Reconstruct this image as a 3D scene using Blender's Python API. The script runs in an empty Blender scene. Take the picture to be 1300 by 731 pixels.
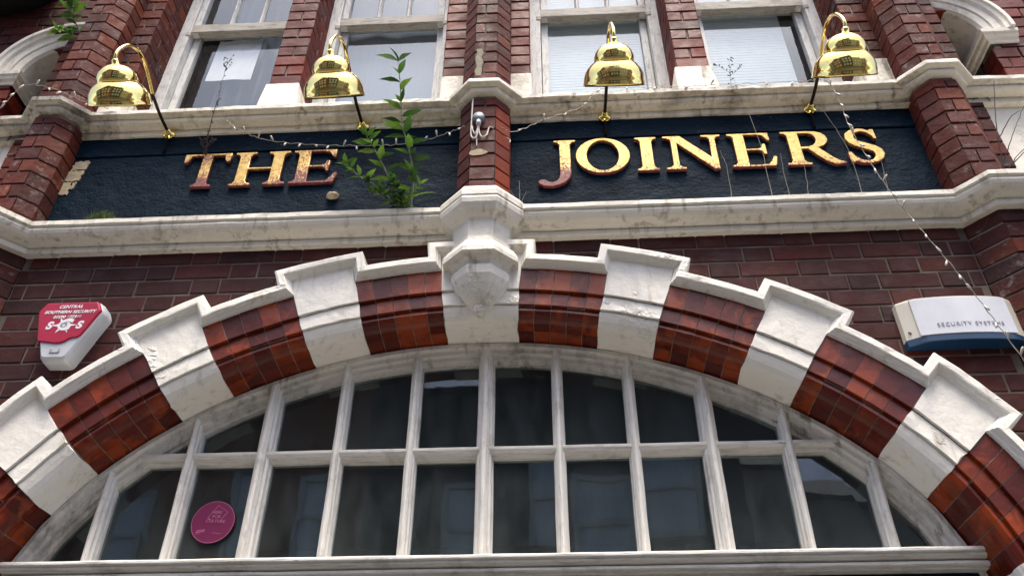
import bpy, bmesh, math, random
from mathutils import Vector, Matrix, noise as mnoise
R = math.radians
random.seed(11)
scene = bpy.context.scene
col = scene.collection

# ------------------------------------------------------------------ camera
PITCH, YAW, ROLL = 0.65913, -0.054893, 0.002957
CAM = Vector((0.2424, -2.5268, 1.6))
fw = Vector((math.sin(YAW)*math.cos(PITCH), math.cos(YAW)*math.cos(PITCH), math.sin(PITCH)))
rt = Vector((math.cos(YAW), -math.sin(YAW), 0)); up = rt.cross(fw)
rt2 = rt*math.cos(ROLL)+up*math.sin(ROLL); up2 = up*math.cos(ROLL)-rt*math.sin(ROLL)
cd = bpy.data.cameras.new('camera'); cam = bpy.data.objects.new('camera', cd); col.objects.link(cam)
cd.sensor_width = 36; cd.lens = 1060/1300*36; cd.clip_start = .05; cd.clip_end = 2000
m = Matrix.Identity(4)
for i in range(3):
    m[i][0] = rt2[i]; m[i][1] = up2[i]; m[i][2] = -fw[i]; m[i][3] = CAM[i]
cam.matrix_world = m
scene.camera = cam

# ------------------------------------------------------------------ sky, sun, exposure
SUN_EL, SUN_AZ = R(73), R(168)          # azimuth clockwise from +y (north): behind the photographer
w = bpy.data.worlds.new('World'); scene.world = w; w.use_nodes = True
nt = w.node_tree; nt.nodes.clear()
sk = nt.nodes.new('ShaderNodeTexSky'); sk.sky_type = 'NISHITA'; sk.sun_disc = False
sk.sun_elevation = SUN_EL; sk.sun_rotation = SUN_AZ
sk.air_density = .5; sk.dust_density = 3.0; sk.ozone_density = .0
bg = nt.nodes.new('ShaderNodeBackground'); bg.inputs[1].default_value = .15
wo = nt.nodes.new('ShaderNodeOutputWorld')
nt.links.new(sk.outputs[0], bg.inputs[0]); nt.links.new(bg.outputs[0], wo.inputs[0])
sd = bpy.data.lights.new('sun', 'SUN'); sd.energy = 1.5; sd.angle = R(28); sd.color = (1, .93, .80)
so = bpy.data.objects.new('sun', sd); col.objects.link(so)
sdir = Vector((math.sin(SUN_AZ)*math.cos(SUN_EL), math.cos(SUN_AZ)*math.cos(SUN_EL), math.sin(SUN_EL)))
so.rotation_euler = (-sdir).to_track_quat('-Z', 'Y').to_euler(); so.location = (0, -6, 12)
scene.view_settings.view_transform = 'Standard'; scene.view_settings.look = 'None'
scene.view_settings.exposure = 1.8; scene.view_settings.gamma = 1
scene.render.engine = 'CYCLES'

# ------------------------------------------------------------------ materials
class NT:
    def __init__(s, name):
        s.m = bpy.data.materials.new(name); s.m.use_nodes = True; s.t = s.m.node_tree; s.t.nodes.clear()
        s.out = s.t.nodes.new('ShaderNodeOutputMaterial')
        s.geo = s.t.nodes.new('ShaderNodeNewGeometry'); s.pos = s.geo.outputs['Position']
    def n(s, typ, **k):
        nd = s.t.nodes.new(typ)
        for a, b in k.items(): setattr(nd, a, b)
        return nd
    def l(s, a, b): s.t.links.new(a, b)
    def put(s, sock, v):
        if hasattr(v, 'is_output'): s.l(v, sock)
        else: sock.default_value = v
    def noise(s, scale, detail=4, rough=.55, stretch=None, off=0., dist=0.):
        nd = s.n('ShaderNodeTexNoise'); nd.inputs['Scale'].default_value = scale
        nd.inputs['Detail'].default_value = detail; nd.inputs['Roughness'].default_value = rough
        nd.inputs['Distortion'].default_value = dist
        mp = s.n('ShaderNodeMapping'); mp.inputs['Scale'].default_value = stretch or (1, 1, 1)
        mp.inputs['Location'].default_value = (off, off*1.7, off*.6)
        s.l(s.pos, mp.inputs[0]); s.l(mp.outputs[0], nd.inputs['Vector'])
        return nd.outputs['Fac']
    def ramp(s, f, stops):
        nd = s.n('ShaderNodeValToRGB'); e = nd.color_ramp.elements
        while len(e) < len(stops): e.new(.5)
        for el, (p, c) in zip(e, stops):
            el.position = p; el.color = (c, c, c, 1) if isinstance(c, (int, float)) else (*c, 1)
        s.l(f, nd.inputs[0]); return nd.outputs[0]
    def mix(s, f, a, b, mode='MIX'):
        nd = s.n('ShaderNodeMix', data_type='RGBA', blend_type=mode)
        s.put(nd.inputs[0], f)
        for sock, v in ((nd.inputs[6], a), (nd.inputs[7], b)):
            s.put(sock, (*v, 1) if isinstance(v, tuple) and len(v) == 3 else v)
        return nd.outputs[2]
    def math(s, op, a, b=0.):
        nd = s.n('ShaderNodeMath', operation=op); s.put(nd.inputs[0], a); s.put(nd.inputs[1], b); return nd.outputs[0]
    def bump(s, h, strength=.3, dist=.01, prev=None):
        nd = s.n('ShaderNodeBump'); nd.inputs['Strength'].default_value = strength; nd.inputs['Distance'].default_value = dist
        s.l(h, nd.inputs['Height'])
        if prev is not None: s.l(prev, nd.inputs['Normal'])
        return nd.outputs[0]
    def bsdf(s, color, rough=.6, metal=0., nrm=None, spec=.5, coat=0., **k):
        b = s.n('ShaderNodeBsdfPrincipled')
        s.put(b.inputs['Base Color'], (*color, 1) if isinstance(color, tuple) else color)
        s.put(b.inputs['Roughness'], rough); s.put(b.inputs['Metallic'], metal)
        b.inputs['Specular IOR Level'].default_value = spec; b.inputs['Coat Weight'].default_value = coat
        for a, v in k.items(): b.inputs[a.replace('_', ' ')].default_value = v
        if nrm is not None: s.l(nrm, b.inputs['Normal'])
        s.l(b.outputs[0], s.out.inputs[0]); return s.m

def m_brick(name, cols, rough=.72, stain=(.03, .02, .02), stain_lo=.52, pale=.0, bumps=.5, coat=0., blotch=None):
    t = NT(name)
    oi = t.n('ShaderNodeObjectInfo')
    k = len(cols)
    c = t.ramp(oi.outputs['Random'], [((i+.5)/k, c_) for i, c_ in enumerate(cols)])
    v = t.noise(34, 5, .6)
    c = t.mix(t.ramp(v, [(.3, .0), (.75, .45)]), c, tuple(x*.45 for x in cols[0]), 'MIX')
    if blotch:
        # patchy wear with its own outline, different on every brick
        nb = t.noise(11, 3, .6, off=2.3, dist=.8)
        sh = t.math('ADD', nb, t.math('MULTIPLY', t.math('SUBTRACT', oi.outputs['Random'], .5), .30))
        c = t.mix(t.ramp(sh, [(.50, 0.), (.66, .9)]), c, blotch)
    s1 = t.noise(3.1, 6, .62, off=4.)
    c = t.mix(t.ramp(s1, [(stain_lo, 0.), (stain_lo+.2, .75)]), c, stain)
    if pale:
        p = t.noise(17, 8, .76, off=9.)
        c = t.mix(t.ramp(p, [(.56, 0.), (.72, pale)]), c, (.42, .37, .34))
    h = t.noise(95, 6, .7)
    h2 = t.noise(22, 4, .6, off=3.)
    nb = t.bump(h, bumps*.6, .004); nb = t.bump(h2, bumps, .007, nb)
    ro = t.ramp(t.noise(12, 4, off=6.), [(.3, max(rough-.14, .05)), (.7, min(rough+.14, 1.))])
    return t.bsdf(c, ro, nrm=nb, coat=coat, Coat_Roughness=.22, spec=.22)

def m_paint(name, base, dirt, lo=.5, hi=.72, amt=.8, speck=.6, bumps=.4, rough=.5, streak=(1, 1, .25), green=0.):
    t = NT(name)
    a = t.noise(2.6, 8, .68, stretch=streak)
    b = t.noise(15, 7, .7, off=5.)
    s_ = t.math('ADD', t.math('MULTIPLY', a, .6), t.math('MULTIPLY', b, .4))
    c = t.mix(t.ramp(t.noise(1.3, 3, off=8.), [(.35, 0.), (.7, .6)]), base, tuple(x*.84 for x in base))
    c = t.mix(t.ramp(s_, [(lo, 0.), (hi, amt)]), c, dirt)
    f = t.noise(75, 4, .7, off=1.)
    c = t.mix(t.ramp(f, [(.64, 0.), (.73, speck)]), c, tuple(x*.7 for x in dirt))
    cr = t.noise(9, 8, .62, off=13., dist=.8)                     # hairline cracks in old paint
    crk = t.ramp(t.math('ABSOLUTE', t.math('SUBTRACT', cr, .5)), [(0., .5), (.0035, 0.)])
    gate = t.ramp(t.noise(2.2, 3, off=21.), [(.58, 0.), (.66, 1.)])
    c = t.mix(t.math('MULTIPLY', crk, gate), c, tuple(x*.5 for x in dirt))
    dr = t.noise(30, 5, .6, stretch=(1, 1, .05), off=15.)          # drip streaks
    c = t.mix(t.math('MULTIPLY', t.ramp(dr, [(.53, 0.), (.66, amt)]), t.ramp(t.noise(3.3, 4, .6, off=17.), [(.42, 0.), (.58, 1.)])), c, tuple(x*1.1 for x in dirt))
    fl = t.ramp(t.noise(3.6, 5, .6, off=31.), [(.625, 0.), (.645, 1.)])    # flaking patches
    fh = t.math('MULTIPLY', fl, t.noise(38, 6, .75, off=33.))
    c = t.mix(t.math('MULTIPLY', fl, t.ramp(t.noise(60, 5, .7, off=35.), [(.52, 0.), (.62, .7)])), c, tuple(x*.55+.05 for x in base))
    nb = t.bump(t.noise(45, 6, .65, off=2.), bumps, .005)
    nb = t.bump(t.noise(11, 3, off=7.), bumps*.9, .012, nb)
    nb = t.bump(fh, .6, .010, nb)
    return t.bsdf(c, rough, nrm=nb, spec=.35)

def m_timber(name, base, dirt, stretch, amt=.9):
    t = NT(name)
    a = t.noise(75, 8, .70, stretch=stretch)
    b = t.noise(7, 6, .7, off=5.)
    c = t.mix(t.ramp(a, [(.50, 0.), (.72, amt)]), base, dirt)
    c = t.mix(t.ramp(b, [(.52, 0.), (.76, .65)]), c, tuple(x*.8 for x in dirt))
    k = t.noise(60, 5, .7, off=11., stretch=stretch)
    c = t.mix(t.ramp(k, [(.66, 0.), (.72, .85)]), c, (.05, .045, .04))
    nb = t.bump(a, .5, .006); nb = t.bump(k, .35, .004, nb)
    return t.bsdf(c, .6, nrm=nb, spec=.3)

def m_plain(name, c, rough=.5, metal=0., var=.25, scale=20, bumps=.1, spec=.5, coat=0.):
    t = NT(name)
    cc = t.mix(t.ramp(t.noise(scale, 5, .6), [(.35, 0.), (.75, 1.)]), c, tuple(x*(1-var) for x in c))
    return t.bsdf(cc, rough, metal, t.bump(t.noise(scale*4, 4, .6, off=3.), bumps, .004), spec=spec, coat=coat)

def m_glass(name, tint=(.9, .95, .95), dirt=.1, ior=1.75, dust=(.32, .32, .30)):
    t = NT(name)
    # same reflectance from both sides of the thin pane (Schlick)
    dp = t.n('ShaderNodeVectorMath', operation='DOT_PRODUCT'); t.l(t.geo.outputs['Normal'], dp.inputs[0]); t.l(t.geo.outputs['Incoming'], dp.inputs[1])
    r0 = 2*((ior-1)/(ior+1))**2
    sch = t.math('POWER', t.math('SUBTRACT', 1., t.math('ABSOLUTE', dp.outputs['Value'])), 5.)
    fres = t.math('ADD', t.math('MULTIPLY', sch, 1-r0), r0)
    g = t.n('ShaderNodeBsdfGlossy'); g.inputs['Roughness'].default_value = .015
    g.inputs['Color'].default_value = (.86, .95, 1, 1)
    g.inputs['Normal'].default_value = (0, 0, 0)
    nb = t.bump(t.noise(3.0, 2, .5), .05, .02); t.l(nb, g.inputs['Normal'])
    tr = t.n('ShaderNodeBsdfTransparent'); tr.inputs[0].default_value = (*tint, 1)
    mx = t.n('ShaderNodeMixShader'); t.l(fres, mx.inputs[0]); t.l(tr.outputs[0], mx.inputs[1]); t.l(g.outputs[0], mx.inputs[2])
    df = t.n('ShaderNodeBsdfDiffuse'); df.inputs[0].default_value = (*dust, 1)
    dm = t.ramp(t.noise(7.5, 9, .78, stretch=(1, 1, .4), off=4.), [(.35, dirt*.2), (.70, dirt)])
    mx2 = t.n('ShaderNodeMixShader'); t.l(dm, mx2.inputs[0]); t.l(mx.outputs[0], mx2.inputs[1]); t.l(df.outputs[0], mx2.inputs[2])
    t.l(mx2.outputs[0], t.out.inputs[0]); return t.m

def m_gold(name):
    t = NT(name)
    oi = t.n('ShaderNodeObjectInfo')
    sc_ = t.n('ShaderNodeSeparateColor'); t.l(oi.outputs['Color'], sc_.inputs[0])
    a = t.noise(120, 5, .7, stretch=(1, 1, .6)); b = t.noise(9, 4, .6, off=3.)
    f = t.math('ADD', t.math('MULTIPLY', a, .72), t.math('MULTIPLY', b, .38))
    f = t.math('ADD', f, t.math('SUBTRACT', t.math('MULTIPLY', sc_.outputs[0], .6), .3))
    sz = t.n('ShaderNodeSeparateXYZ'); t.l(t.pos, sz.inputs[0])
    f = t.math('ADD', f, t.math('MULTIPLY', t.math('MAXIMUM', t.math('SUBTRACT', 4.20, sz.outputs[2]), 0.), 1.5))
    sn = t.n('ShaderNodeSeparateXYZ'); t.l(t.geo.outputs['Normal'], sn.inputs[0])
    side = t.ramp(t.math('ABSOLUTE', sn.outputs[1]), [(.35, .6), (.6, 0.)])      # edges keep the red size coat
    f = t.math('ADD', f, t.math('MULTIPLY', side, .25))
    msk = t.ramp(f, [(.60, 0.), (.66, 1.)])
    gold = t.mix(t.ramp(t.noise(40, 4, off=5.), [(.35, 0.), (.7, 1.)]), (.68, .47, .14), (.44, .27, .065))
    red = t.mix(t.ramp(t.noise(50, 4, off=8.), [(.35, 0.), (.7, 1.)]), (.13, .012, .022), (.22, .055, .045))
    c = t.mix(msk, gold, red)
    return t.bsdf(c, t.ramp(msk, [(0., .38), (1., .6)]), t.ramp(msk, [(0., .45), (1., 0.)]),
                  t.bump(t.noise(90, 5, .65), .3, .004))

M = {}
M['brick_dark'] = m_brick('plum_brick', [(.036, .008, .0075), (.055, .0105, .009), (.070, .013, .010), (.042, .010, .010), (.082, .016, .010)], .66, (.012, .007, .007), .54, .07)
M['brick_red'] = m_brick('red_brick', [(.11, .009, .006), (.085, .009, .006), (.15, .013, .006), (.05, .007, .006), (.17, .018, .007)], .6, (.025, .010, .010), .60, .08)
M['brick_old'] = m_brick('weathered_red_brick', [(.090, .013, .008), (.060, .011, .008), (.125, .019, .008), (.036, .010, .010), (.16, .030, .010)], .72, (.022, .017, .017), .48, .5, .8)
M['brick_bright'] = m_brick('orange_red_brick', [(.062, .011, .009), (.082, .013, .009), (.047, .010, .009), (.10, .015, .009)], .68, (.03, .016, .014), .6, .2)
M['brick_arch'] = m_brick('glazed_arch_brick', [(.085, .011, .006), (.12, .015, .006), (.15, .021, .006), (.07, .010, .006), (.20, .030, .006), (.13, .018, .006)], .34, (.014, .008, .008), .58, .03, .3, .25, (.27, .042, .007))
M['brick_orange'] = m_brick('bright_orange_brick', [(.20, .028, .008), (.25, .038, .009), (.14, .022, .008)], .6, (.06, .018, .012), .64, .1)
M['mortar'] = m_plain('lime_mortar', (.36, .31, .25), .9, var=.6, scale=30, bumps=.5)
M['mortar_mid'] = m_plain('grimy_mortar', (.15, .12, .095), .9, var=.75, scale=7, bumps=.5)
M['mortar_dark'] = m_plain('sooty_mortar', (.20, .16, .14), .9, var=.6, scale=14, bumps=.5)
M['stone'] = m_paint('white_masonry_paint', (.79, .75, .65), (.20, .16, .10), .56, .72, .6, .45, .55)
M['stone_arch'] = m_paint('white_arch_paint', (.85, .82, .73), (.32, .27, .18), .58, .78, .5, .3, .42)
M['stone_dirty'] = m_paint('dirty_white_paint', (.76, .72, .62), (.15, .125, .085), .50, .66, .8, .6, .8, .65)
M['stone_sooty'] = m_paint('sooty_white_paint', (.60, .56, .48), (.085, .075, .06), .45, .60, .88, .7, .9, .75)
M['timber_v'] = m_timber('old_white_paint_upright', (.76, .735, .67), (.22, .19, .15), (1, 1, .10), .55)
M['timber_h'] = m_timber('old_white_paint_level', (.74, .715, .65), (.20, .17, .13), (.12, 1, 1), .55)
M['timber_arc'] = m_paint('old_white_frame_paint', (.70, .67, .60), (.13, .11, .075), .51, .68, .8, .7, .6, .6, (1, 1, 1))
M['timber_sash'] = m_timber('peeling_white_sash_paint', (.70, .70, .67), (.24, .23, .20), (1, 1, .15), .8)
M['timber_rail'] = m_timber('bare_grey_timber', (.46, .43, .37), (.12, .11, .09), (.15, 1, 1), .9)
M['glass'] = m_glass('old_window_glass', (.96, .98, .99), .10, 1.6)
M['glass_dark'] = m_glass('dusty_window_glass', (.70, .80, .80), .55, 1.5, (.085, .105, .108))
M['gold'] = m_gold('worn_gilding')
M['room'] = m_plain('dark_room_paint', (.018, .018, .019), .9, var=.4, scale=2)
M['blind'] = m_plain('blue_white_blind', (.60, .71, .76), .6, var=.05, scale=3)
M['curtain'] = m_plain('slate_blue_roller_blind', (.22, .27, .33), .8, var=.08, scale=2)
M['curtain_dark'] = m_plain('dark_slate_curtain', (.10, .13, .17), .85, var=.2, scale=3)
M['paper'] = m_plain('pale_paper', (.80, .82, .82), .8, var=.08, scale=9)
M['black'] = m_plain('plain_black', (.008, .008, .009), .45, var=.3)
M['cable'] = m_plain('white_cable', (.62, .60, .55), .5, var=.3, scale=30)
M['wire'] = m_plain('clear_wire', (.30, .28, .24), .4, var=.4, scale=40)
M['cable_dark'] = m_plain('dark_cable', (.004, .005, .007), .8, spec=.08)
M['clear'] = m_plain('pale_clear_plastic', (.50, .46, .38), .25, var=.1)
M['grey_plastic'] = m_plain('grey_blue_plastic', (.20, .24, .28), .45, var=.3)
M['red_plastic'] = m_plain('crimson_plastic', (.40, .002, .032), .32, var=.1, scale=6, bumps=.02)
M['white_plastic'] = m_plain('white_plastic', (.56, .58, .60), .38, var=.1, scale=9, bumps=.02)
M['cream_plastic'] = m_plain('cream_plastic', (.60, .57, .48), .45, var=.12, scale=9, bumps=.02)
M['pale_plastic'] = m_plain('sun_bleached_plastic', (.60, .62, .66), .45, var=.12, scale=12, bumps=.03)
M['blue_plastic'] = m_plain('blue_plastic', (.007, .045, .11), .4, var=.3, scale=9, bumps=.02)
M['print_white'] = m_plain('white_print', (.82, .80, .80), .5, var=.05)
M['print_grey'] = m_plain('faded_grey_print', (.36, .36, .40), .6, var=.3, scale=60)
M['print_dark'] = m_plain('dark_print', (.05, .04, .06), .6)
M['magenta'] = m_plain('magenta_vinyl', (.16, .002, .058), .5, var=.15, scale=12, bumps=.02)
M['pink'] = m_plain('pale_pink_print', (.45, .13, .24), .5, var=.1)
M['leaf'] = None
M['stem'] = m_plain('grey_green_stem', (.22, .25, .16), .7)
M['twig'] = m_plain('dead_twig', (.045, .03, .03), .85)
M['straw'] = m_plain('dry_stalk', (.34, .30, .24), .8)
M['moss'] = m_plain('moss', (.10, .16, .025), .9, var=.6, scale=60)
M['plaster'] = m_plain('bare_plaster', (.46, .38, .25), .9, var=.5, scale=40, bumps=.6)
M['cement'] = m_plain('cement_patch', (.30, .27, .20), .9, var=.4, scale=40, bumps=.6)
M['asphalt'] = m_plain('asphalt', (.055, .055, .056), .9, var=.4, scale=30, bumps=.4)
M['paving'] = m_plain('paving', (.11, .105, .10), .85, var=.3, scale=6, bumps=.3)
M['frame_far'] = m_plain('grey_green_frame', (.50, .55, .52), .6)
M['slate'] = m_plain('slate', (.07, .075, .085), .7, var=.4, scale=8)
M['render_cream'] = m_plain('cream_render', (.46, .41, .32), .85, var=.2, scale=3)
M['brick_far'] = m_plain('orange_brick_far', (.26, .085, .03), .85, var=.35, scale=8)
M['brick_far2'] = m_plain('brown_brick_far', (.085, .07, .055), .85, var=.35, scale=8)

def _brass():
    t = NT('polished_brass')
    a = t.noise(60, 5, .65)
    c = t.mix(t.ramp(a, [(.4, 0.), (.75, .5)]), (.98, .76, .26), (.84, .58, .15))
    sp = t.ramp(t.noise(140, 4, .7, off=8.), [(.62, 0.), (.70, .8)])
    c = t.mix(sp, c, (.36, .21, .05))
    ro = t.ramp(t.noise(18, 6, .7, off=3.), [(.32, .05), (.52, .10), (.72, .38)])
    return t.bsdf(c, ro, 1.0, t.bump(t.noise(9, 3, off=6.), .05, .01))
M['brass'] = _brass()
M['brass_dark'] = m_plain('tarnished_brass', (.30, .20, .06), .32, 1., var=.5, scale=30)
M['arm_dark'] = m_plain('dark_brass', (.035, .026, .012), .35, .6, var=.4, scale=30)  # straight arm, much darker than the brass neck
M['shade_inside'] = m_plain('dark_shade_lining', (.09, .06, .03), .5)

def _navy():
    t = NT('navy_sign_paint')
    a = t.noise(6, 6, .65, stretch=(.35, 1, 1))
    c = t.mix(t.ramp(a, [(.35, 0.), (.7, 1.)]), (.0012, .0130, .0285), (.0006, .0056, .0130))
    s = t.noise(120, 3, .6, off=3.); g = t.noise(4, 4, .7, off=9.)
    c = t.mix(t.math('MULTIPLY', t.ramp(s, [(.66, 0.), (.72, .8)]), t.ramp(g, [(.48, 0.), (.65, 1.)])), c, (.20, .20, .18))
    nb = t.bump(t.noise(60, 6, .7, stretch=(.5, 1, 1)), .8, .008)
    nb = t.bump(t.noise(17, 5, .65, off=6.), .8, .016, nb)
    return t.bsdf(c, t.ramp(a, [(.3, .5), (.7, .72)]), nrm=nb, spec=.06)
M['navy'] = _navy()

def _leaf():
    t = NT('leaf_green')
    oi = t.n('ShaderNodeObjectInfo')
    c = t.ramp(oi.outputs['Random'], [(.1, (.020, .060, .010)), (.5, (.060, .150, .020)), (.9, (.14, .25, .035))])
    c = t.mix(t.ramp(t.noise(60, 4), [(.4, 0.), (.75, .6)]), c, (.03, .08, .02))
    b = t.n('ShaderNodeBsdfPrincipled'); t.l(c, b.inputs['Base Color']); b.inputs['Roughness'].default_value = .42
    tr = t.n('ShaderNodeBsdfTranslucent'); t.l(c, tr.inputs[0])
    mx = t.n('ShaderNodeMixShader'); mx.inputs[0].default_value = .3
    t.l(b.outputs[0], mx.inputs[1]); t.l(tr.outputs[0], mx.inputs[2]); t.l(mx.outputs[0], t.out.inputs[0])
    return t.m
M['leaf'] = _leaf()

# ------------------------------------------------------------------ helpers
def tag(o, label=None, cat=None, group=None, kind=None):
    if label: o['label'] = label
    if cat: o['category'] = cat
    if group: o['group'] = group
    if kind: o['kind'] = kind
    return o
def empty(name, loc=(0, 0, 0), parent=None):
    o = bpy.data.objects.new(name, None); col.objects.link(o); o.location = loc; o.empty_display_size = .1
    if parent: o.parent = parent
    return o
def link(name, me, mt, parent=None, smooth=False):
    if mt and not me.materials: me.materials.append(M[mt] if isinstance(mt, str) else mt)
    if smooth:
        for p in me.polygons: p.use_smooth = True
    o = bpy.data.objects.new(name, me); col.objects.link(o)
    if parent: o.parent = parent
    return o
def pyd(name, v, f, mt, parent=None, smooth=False, fix=True):
    me = bpy.data.meshes.new(name); me.from_pydata([tuple(p) for p in v], [], f)
    if fix:
        bm = bmesh.new(); bm.from_mesh(me); bmesh.ops.recalc_face_normals(bm, faces=bm.faces); bm.to_mesh(me); bm.free()
    me.update(); return link(name, me, mt, parent, smooth)
def soften(o, width=.003, seg=2, ang=35):
    b = o.modifiers.new('bevel', 'BEVEL'); b.width = width; b.segments = seg; b.limit_method = 'ANGLE'; b.angle_limit = R(ang)
    return o
def jit(p, s):
    q = Vector(p)*s; return mnoise.noise(q)
class Geo:
    """collects faces for one mesh"""
    def __init__(s): s.v = []; s.f = []
    def add(s, v, f):
        k = len(s.v); s.v += [tuple(p) for p in v]; s.f += [tuple(i+k for i in q) for q in f]
    def box(s, x0, x1, y0, y1, z0, z1):
        s.add([(x0, y0, z0), (x1, y0, z0), (x1, y1, z0), (x0, y1, z0), (x0, y0, z1), (x1, y0, z1), (x1, y1, z1), (x0, y1, z1)],
              [(0, 1, 5, 4), (1, 2, 6, 5), (2, 3, 7, 6), (3, 0, 4, 7), (4, 5, 6, 7), (3, 2, 1, 0)])
    def rings(s, rs, cap=True, closed=True):
        """loft a list of equal-length rings"""
        n = len(rs[0]); v = [p for r in rs for p in r]; f = []
        for i in range(len(rs)-1):
            for j in range(n if closed else n-1):
                a, b = i*n+j, i*n+(j+1) % n
                f.append((a, b, b+n, a+n))
        if cap: f += [tuple(range(n))[::-1], tuple(range((len(rs)-1)*n, len(rs)*n))]
        s.add(v, f)
    def tube(s, pts, r, n=6, taper=1.):
        pts = [Vector(p) for p in pts]; rs = []
        nrm = None
        for i, p in enumerate(pts):
            d = (pts[min(i+1, len(pts)-1)]-pts[max(i-1, 0)]).normalized()
            if nrm is None: nrm = d.orthogonal().normalized()
            nrm = (nrm-d*nrm.dot(d)).normalized(); bn = d.cross(nrm)
            rr = r[i] if isinstance(r, (list, tuple)) else r*(1+(taper-1)*i/max(1, len(pts)-1))
            rs.append([p+nrm*rr*math.cos(2*math.pi*k/n)+bn*rr*math.sin(2*math.pi*k/n) for k in range(n)])
        s.rings(rs)
    def build(s, name, mt, parent=None, smooth=False): return pyd(name, s.v, s.f, mt, parent, smooth)
def bez(pts, n=8):
    """smooth curve through points (Catmull-Rom)"""
    p = [Vector(q) for q in pts]; p = [p[0]*2-p[1]]+p+[p[-1]*2-p[-2]]; out = []
    for i in range(1, len(p)-2):
        for k in range(n):
            t = k/n
            out.append(.5*((2*p[i])+(p[i+1]-p[i-1])*t+(2*p[i-1]-5*p[i]+4*p[i+1]-p[i+2])*t*t+(-p[i-1]+3*p[i]-3*p[i+1]+p[i+2])*t**3))
    out.append(p[-2]); return out

brick_cache = {}
def brick(parent, mt, x0, x1, z0, z1, y=0., depth=.1, name='brick', jy=.0016):
    """one brick: front face at y, soft arrises"""
    key = (round(x1-x0, 3), round(z1-z0, 3), round(depth, 3), mt, random.randrange(3))
    if key not in brick_cache:
        w2, h2, c = (x1-x0)/2, (z1-z0)/2, .0035
        j = lambda: random.uniform(-.0013, .0013)
        v = [(-w2, depth, -h2), (w2, depth, -h2), (w2, depth, h2), (-w2, depth, h2)]
        v += [(-w2+j(), c, -h2+j()), (w2+j(), c, -h2+j()), (w2+j(), c, h2+j()), (-w2+j(), c, h2+j())]
        v += [(-w2+c+j(), j()*.6, -h2+c+j()), (w2-c+j(), j()*.6, -h2+c+j()), (w2-c+j(), j()*.6, h2-c+j()), (-w2+c+j(), j()*.6, h2-c+j())]
        f = [(8, 9, 10, 11)]
        for a in range(4):
            b = (a+1) % 4
            f += [(a, b, 4+b, 4+a), (4+a, 4+b, 8+b, 8+a)]
        f += [(3, 2, 1, 0)]
        me = bpy.data.meshes.new('brick'); me.from_pydata(v, [], f); me.materials.append(M[mt]); brick_cache[key] = me
    o = bpy.data.objects.new(name, brick_cache[key]); col.objects.link(o); o.parent = parent
    o.location = ((x0+x1)/2, y+random.uniform(-jy, jy), (z0+z1)/2)
    o.rotation_euler = (random.uniform(-.006, .006), random.uniform(-.003, .003), random.uniform(-.006, .006))
    return o
def plan_piece(parent, mt, plan, z0, z1, name='brick', c=.003):
    """a shaped brick: plan polygon (x, y) raised from z0 to z1, arrises softened"""
    cx = sum(p[0] for p in plan)/len(plan); cy = sum(p[1] for p in plan)/len(plan)
    j = lambda: random.uniform(-.001, .001)
    def ring(z, s): return [(cx+(x-cx)*(1-s)+j(), cy+(y-cy)*(1-s)+j(), z+j()) for x, y in plan]
    g = Geo(); e = c/.06
    g.rings([ring(z0, e), ring(z0+c, 0), ring(z1-c, 0), ring(z1, e)])
    return g.build(name, mt, parent)

def sweep_plan(name, path, prof, mt, parent, step=.03, wob=.0016, smooth=False):
    """moulding swept along a plan path (x, y), left to right, outward = towards -y; prof = closed (d, z)"""
    P = [Vector(p) for p in path]; rs = []
    def nrm(a, b):
        d = (b-a).normalized(); return Vector((d.y, -d.x))
    st = []
    for i, p in enumerate(P):
        if i == 0: st.append((p, nrm(p, P[1])))
        elif i == len(P)-1: st.append((p, nrm(P[-2], p)))
        else:
            n1, n2 = nrm(P[i-1], p), nrm(p, P[i+1]); st.append((p, (n1+n2)/(1+n1.dot(n2))))
        if i < len(P)-1:
            L = (P[i+1]-p).length; k = int(L/step)
            for q in range(1, k): st.append((p.lerp(P[i+1], q/k), nrm(p, P[i+1])))
    for p, n in st:
        r = []
        for d, z in prof:
            w_ = wob*jit((p.x, p.y*3, z*6), 9.)+.7*wob*jit((p.x, p.y*3, z*9), 31.)
            q = p+n*(d+(w_ if d > .005 else 0)); r.append((q.x, q.y, z+w_*.8))
        rs.append(r)
    g = Geo(); g.rings(rs); o = g.build(name, mt, parent)
    return o

# ------------------------------------------------------------------ dimensions
XC = -.012                 # axis of the front
ZC = 1.45                  # centre of the arch
SILL = 2.575
GT = [(0, 0), (10, .006), (20, .014), (30, .024), (38, .028), (44, .024), (50, .004), (55, -.035), (60, -.085), (66, -.15)]
def gq(phi):
    a = abs(phi)
    for (p0, g0), (p1, g1) in zip(GT, GT[1:]):
        if a <= p1: return g0+(g1-g0)*(a-p0)/(p1-p0)
    return GT[-1][1]
def pol(r, phi, y):
    rr = r+gq(phi); return (XC+rr*math.sin(R(phi)), y, ZC+rr*math.cos(R(phi)))
def polar_r(x, z): 
    phi = math.degrees(math.atan2(x-XC, z-ZC)); return math.hypot(x-XC, z-ZC)-gq(phi), phi
def polar_piece(name, prof, p0, p1, n, mt, parent, wob=0., edge=0., smooth=False):
    rs = []; seed = random.uniform(0, 50)
    for i in range(n+1):
        ph = p0+(p1-p0)*i/n; r = []
        for k, (rad, y) in enumerate(prof):
            pp = ph
            if edge and i in (0, n): pp += edge*mnoise.noise(Vector((rad*40+y*40, seed+i, y*9)))
            ww = wob*mnoise.noise(Vector((pp*.9+seed, rad*30, y*30)))
            r.append(pol(rad+ww, pp, y-ww))
        rs.append(r)
    g = Geo(); g.rings(rs); return g.build(name, mt, parent, smooth)

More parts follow.
